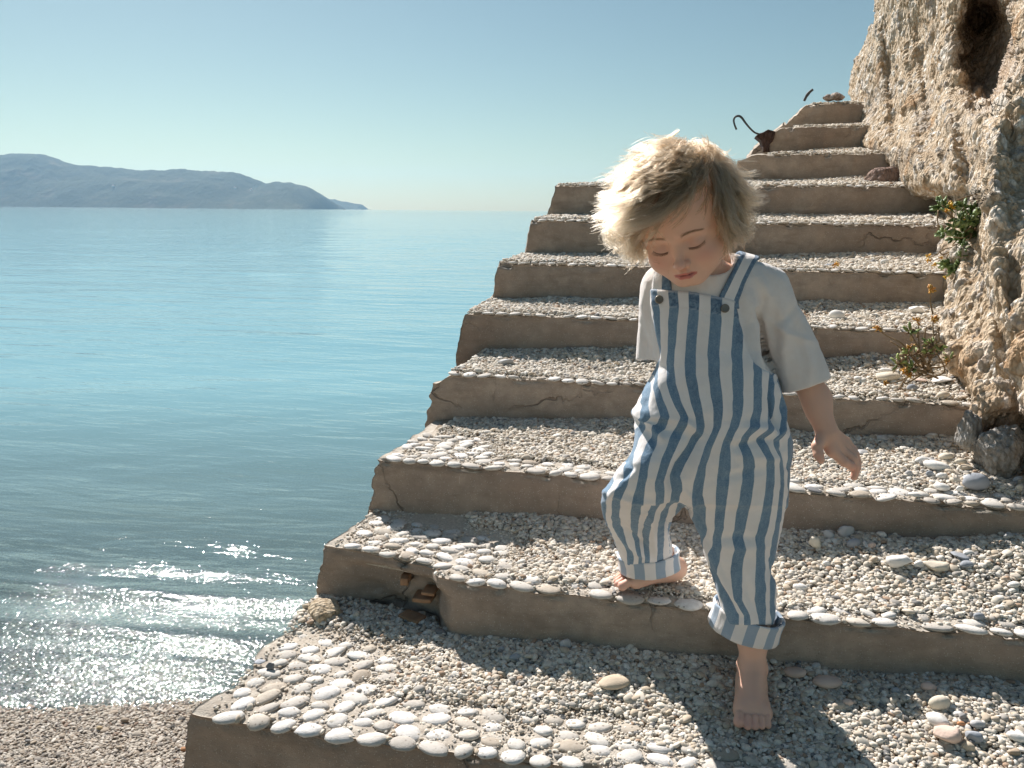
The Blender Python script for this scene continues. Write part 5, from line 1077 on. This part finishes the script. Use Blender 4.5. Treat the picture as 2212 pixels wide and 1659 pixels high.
# ---------------------------------------------------------------- brows, lashes
M_BROW=m_plain('brow_hair',(.36,.21,.12),.7); M_LASH=m_plain('lash',(.14,.070,.045),.6)
def onface(x,y):
    z=.12
    for _ in range(200):
        v=float(head_sdf(np.array([[x,y,z]],np.float32))[0])
        if v<.0002: break
        z-=max(v*.7,.0002)
    return np.array([x,y,z])
rl=np.random.default_rng(4)
for nm,mat,n_,gen in [('eyebrow',M_BROW,170,0),('eyelashes',M_LASH,56,1)]:
    for sx in(-1,1):
        parts=[]
        for k in range(n_):
            t=rl.random()
            if gen==0:
                x=.011+.031*t; y=.0085+.0040*math.sin(t*2.6)-.002*t+rl.normal(0,.0014)*(1-t*.5); p0=onface(sx*x,y)+np.array([0,0,.0002]); dv=np.array([sx*.0042,.0022*(1-1.7*t),-.0018-.001*t]); P_=[p0,p0+dv*.5+np.array([0,0,.0006]),p0+dv]; r_=.00009
            else:
                t=(k+.5)/n_; x=.0165+.0245*t; y=-.0150-.0036*math.sin(t*math.pi)+.0042*t; p0=onface(sx*x,y); dv=np.array([sx*(.0012+.0028*t),-.0034,.0030-.0012*t])*(.7+.5*rl.random()); P_=[p0,p0+dv*.55+np.array([0,-.0006,.0004]),p0+dv+np.array([0,.0006,.0004])]; r_=.00014
            parts.append(tube(h2q(np.array(P_)),[r_,r_*.8,r_*.3],4,cap=False))
        if gen==1:
            ln=[onface(sx*(.0155+.0270*t),-.0148-.0036*math.sin(t*math.pi)+.0042*t)+np.array([0,0,.0001]) for t in np.linspace(0,1,16)]
            parts.append(tube(h2q(np.array(ln)),[.0001]+[.00028]*14+[.0001],6,cap=False))
        V_,F_=join(parts); mesh_obj(nm,toW(V_)-KID,F_,mat,bodyo)

# ---------------------------------------------------------------- hair
rh=np.random.default_rng(21)
UPQ=np.array([0,0,1.])@BW
WH=CR_C+CR_R*np.array([.10,.80,-.60]); WHq=h2q(WH)
def scalp_ok(x):
    n=(x-CR_C)/CR_R
    front=x[:,2]>.030
    ok=np.where(front,x[:,1]>.076+.15*np.abs(x[:,0])-.0*x[:,2],x[:,1]>-.050)
    side=(np.abs(x[:,0])>.045)&(x[:,2]>-.010)&(x[:,2]<=.034); ok=np.where(side,x[:,1]>-.018+.9*(x[:,2]+.010),ok)
    return ok
NG=1300; n=0; roots=[]
while len(roots)<NG:
    v=rh.normal(0,1,3); v/=np.linalg.norm(v); x=CR_C+CR_R*v
    if scalp_ok(x[None])[0]: roots.append(x)
roots=np.array(roots); Rq=h2q(roots)
NP=18
def grow(Rq,L_,lay,seed):
    r_=np.random.default_rng(seed); n=len(Rq); P=Rq.copy(); out=[P.copy()]; bend=r_.normal(0,1,(n,3)); X0=q2h(P).astype(float); nrm=((X0-CR_C)/CR_R**2); nrm/=np.linalg.norm(nrm,axis=1)[:,None]; nq=nrm@HR.T
    rad=P-WHq; rad-=nq*(rad*nq).sum(1)[:,None]; rl_=np.linalg.norm(rad,axis=1)[:,None]; rad/=rl_+1e-6
    sw=np.cross(nq,rad)                                   # swirl round the whorl
    D=rad*.8+nq*.55+sw*.25; rx=(Rq[:,0]-WHq[0]); frontness=sstep(.0,.06,X0[:,2])[:,None]
    px0=pxy(Rq)[0]
    wind=np.where((px0<1520)[:,None],np.array([-1.25,.05,.10]),np.array([.55,-.25,.1]))*1.
    wind=np.where((frontness>.4)&(px0<1535)[:,None],np.array([-1.,-.45,.25]),wind)
    for s in range(1,NP):
        t=s/(NP-1); X=q2h(P).astype(float); q=(X-CR_C)/CR_R; k=np.linalg.norm(q,axis=1); g_=(q/CR_R); g_/=np.linalg.norm(g_,axis=1)[:,None]; nq=g_@HR.T
        h_=(k-1)*.085; want=lay*(1-(1-t)**2)+.003
        D=D*.72+.28*(rad*(.75-.5*t)+wind*(.18+.85*t)-UPQ*((.26+.34*t)*(1-.55*frontness)))
        D+=nq*np.clip((want-h_)*16,-.55,.9)[:,None]
        D+=r_.normal(0,.02+.05*t,(n,3))+bend*t*.10
        # tips flick up and out
        if t>.66: D+=nq*.16+UPQ*.16
        D/=np.linalg.norm(D,axis=1)[:,None]; P=P+D*(L_/(NP-1))[:,None]; out.append(P.copy())
    return np.stack(out,1)
X0=roots; L_=rh.uniform(.075,.112,NG)*(.46+.54*sstep(-.045,.055,X0[:,1])); L_=np.where((X0[:,2]>.045),L_*1.0,L_); L_=np.where((q2h(Rq)[:,2]>.02)&(pxy(Rq)[0]>1505),L_*.62,L_)
lay=rh.uniform(.004,.019,NG)
Gd=grow(Rq,L_,lay,5)
tG=np.linspace(0,1,NP)[None,:,None]; Gd=Gd+tG**1.2*.011*np.stack([fbm(Gd,15,2,off=5),fbm(Gd,15,2,off=25)*.8,fbm(Gd,15,2,off=45)*.6],-1)
pG=rh.uniform(0,6.28,(NG,1,1)); aG=rh.uniform(.0008,.0035,(NG,1,1)); Gd=Gd+aG*tG*np.concatenate([np.sin(tG*8+pG),np.cos(tG*8+pG*1.3),np.sin(tG*7+pG*2)],-1)
PER=15; strands=[]; rads=[]; tones=[]
for j in range(PER):
    k=np.arange(NG); off=rh.normal(0,.0040,(NG,3)); 
    t=np.linspace(0,1,NP)[None,:,None]
    conv=(1-.84*np.minimum(t*1.25,1))                                    # clumps draw together towards the tips
    cw=rh.uniform(.0,.0035,(NG,1,1)); phs=rh.uniform(0,6.28,(NG,1,1)); curl=np.concatenate([np.sin(t*9+phs),np.cos(t*9+phs),np.sin(t*7+phs*2)],-1)*cw*t**1.5
    S=Gd+off[:,None]*conv+curl+np.cumsum(rh.normal(0,.00020,(NG,NP,3)),1)
    # a share are flyaways
    fl=rh.random(NG)<.04; S=S+(fl[:,None,None])*t**2*rh.normal(0,.009,(NG,1,3)) 
    cutt=rh.uniform(.72,1.,NG); S2=np.stack([np.stack([np.interp(np.linspace(0,c,NP),np.linspace(0,1,NP),S[i,:,a]) for a in range(3)],-1) for i,c in enumerate(cutt)])
    # keep out of the skull
    X=q2h(S2.reshape(-1,3)).astype(float); q=(X-CR_C)/CR_R; kk=np.linalg.norm(q,axis=1); m=kk<1.015; X[m]=CR_C+(q[m]/kk[m][:,None]*1.02)*CR_R; S2=h2q(X).reshape(S2.shape)
    strands.append(S2); tones.append(rh.random(NG)*.35+.65*((np.arange(NG)*.618)%1))
# a few loose wisps lifted by the wind
def wisp(pts,n,sp):
    P_=np.array([Qp(*p) for p in pts]); c=smooth_path(P_,NP); return c[None]+rh.normal(0,sp,(n,1,3))*np.linspace(.4,1,NP)[None,:,None]
wl=[wisp([(1525,345,1.22),(1560,352,1.21),(1600,347,1.21),(1635,348,1.22)],5,.0010),
    wisp([(1476,335,1.20),(1482,375,1.175),(1494,410,1.165),(1488,440,1.162),(1462,468,1.165)],34,.0022),wisp([(1480,330,1.20),(1490,355,1.18),(1500,385,1.172),(1497,400,1.17)],26,.0022),wisp([(1500,330,1.20),(1515,360,1.185),(1528,385,1.18),(1530,405,1.18)],20,.002),
    wisp([(1500,340,1.20),(1490,400,1.175),(1450,450,1.165),(1400,478,1.17),(1340,492,1.18)],170,.0060),wisp([(1480,345,1.20),(1462,410,1.175),(1425,450,1.17),(1375,470,1.175),(1325,480,1.19)],170,.0065),wisp([(1450,340,1.21),(1405,400,1.18),(1360,435,1.18),(1300,442,1.19)],150,.0065),wisp([(1440,350,1.21),(1390,420,1.18),(1350,470,1.185),(1312,505,1.20),(1335,528,1.20)],130,.006),
    wisp([(1520,335,1.22),(1560,370,1.21),(1600,410,1.22),(1640,430,1.23)],110,.006),wisp([(1530,350,1.22),(1565,400,1.21),(1590,450,1.22),(1612,500,1.24),(1598,512,1.24)],150,.0065),wisp([(1530,360,1.22),(1552,420,1.205),(1560,470,1.21),(1572,505,1.22),(1600,500,1.235)],130,.006),wisp([(1520,350,1.215),(1545,400,1.20),(1556,445,1.20),(1575,478,1.21)],110,.005)]

for (a_,b_,c_,n_) in [((1400,400),(1345,428),(1290,432),60),((1390,420),(1330,448),(1283,470),60),((1395,440),(1335,475),(1296,492),60),((1400,455),(1345,500),(1312,522),60),((1405,470),(1365,520),(1338,545),60),((1400,480),(1370,525),(1362,548),50),((1590,400),(1625,412),(1648,402),40),((1590,430),(1620,440),(1644,436),40),((1590,450),(1618,468),(1636,470),40),((1580,470),(1605,505),(1625,492),50),((1575,480),(1592,518),(1612,515),50),((1590,370),(1618,376),(1640,372),30),((1385,370),(1345,385),(1312,380),30),((1440,300),(1400,310),(1372,330),30)]:
    for q_ in range(3): j_=rh.normal(0,7,2); wl.append(wisp([(a_[0]+25*(1 if a_[0]<1500 else -1),a_[1]-18,1.235),(a_[0],a_[1],1.225),(b_[0]+j_[0]*.5,b_[1]+j_[1]*.5,1.23),(c_[0]+j_[0],c_[1]+j_[1],1.24)],n_//3,.0028*(1-.5*0)))
wl=[x if 1 else x for x in wl]
wl=np.concatenate(wl); wl=wl+np.cumsum(rh.normal(0,.0003,wl.shape),1); X=q2h(wl.reshape(-1,3)).astype(float); q=(X-CR_C)/CR_R; kk=np.linalg.norm(q,axis=1); m=kk<1.015; X[m]=CR_C+(q[m]/kk[m][:,None]*1.02)*CR_R; wl=h2q(X).reshape(wl.shape)
S=np.concatenate(strands+[wl]); tone=np.concatenate(tones+[rh.random(len(wl))*.5+.5]); n=len(S); print('hair',n)
hc=bpy.data.hair_curves.new('hair'); hc.add_curves([NP]*n); hc.points.foreach_set('position',np.ascontiguousarray((toW(S)-KID).reshape(-1),np.float32))
rd=np.tile(np.linspace(1,.25,NP)**.7,(n,1))*.00026
a=hc.attributes.new('radius','FLOAT','POINT') if 'radius' not in hc.attributes else hc.attributes['radius']; a.data.foreach_set('value',rd.ravel().astype(np.float32))
a=hc.attributes.new('tone','FLOAT','CURVE'); a.data.foreach_set('value',tone.astype(np.float32))
g=G('blond_hair'); tn=g.attr('tone',o=2); col=g.ramp(tn,[(0,(.105,.048,.021)),(.35,(.24,.130,.064)),(.75,(.33,.205,.112)),(1,(.42,.28,.165))])
hb=g.n('BsdfHairPrincipled',{'Color':col,'Roughness':.42,'Radial Roughness':.55,'Coat':.0,'IOR':1.45},o=0)
g.surf(hb); hc.materials.append(g.m)
ho=bpy.data.objects.new('hair',hc); C.objects.link(ho); ho.parent=kid
print('kid done',_t.time()-_t0)
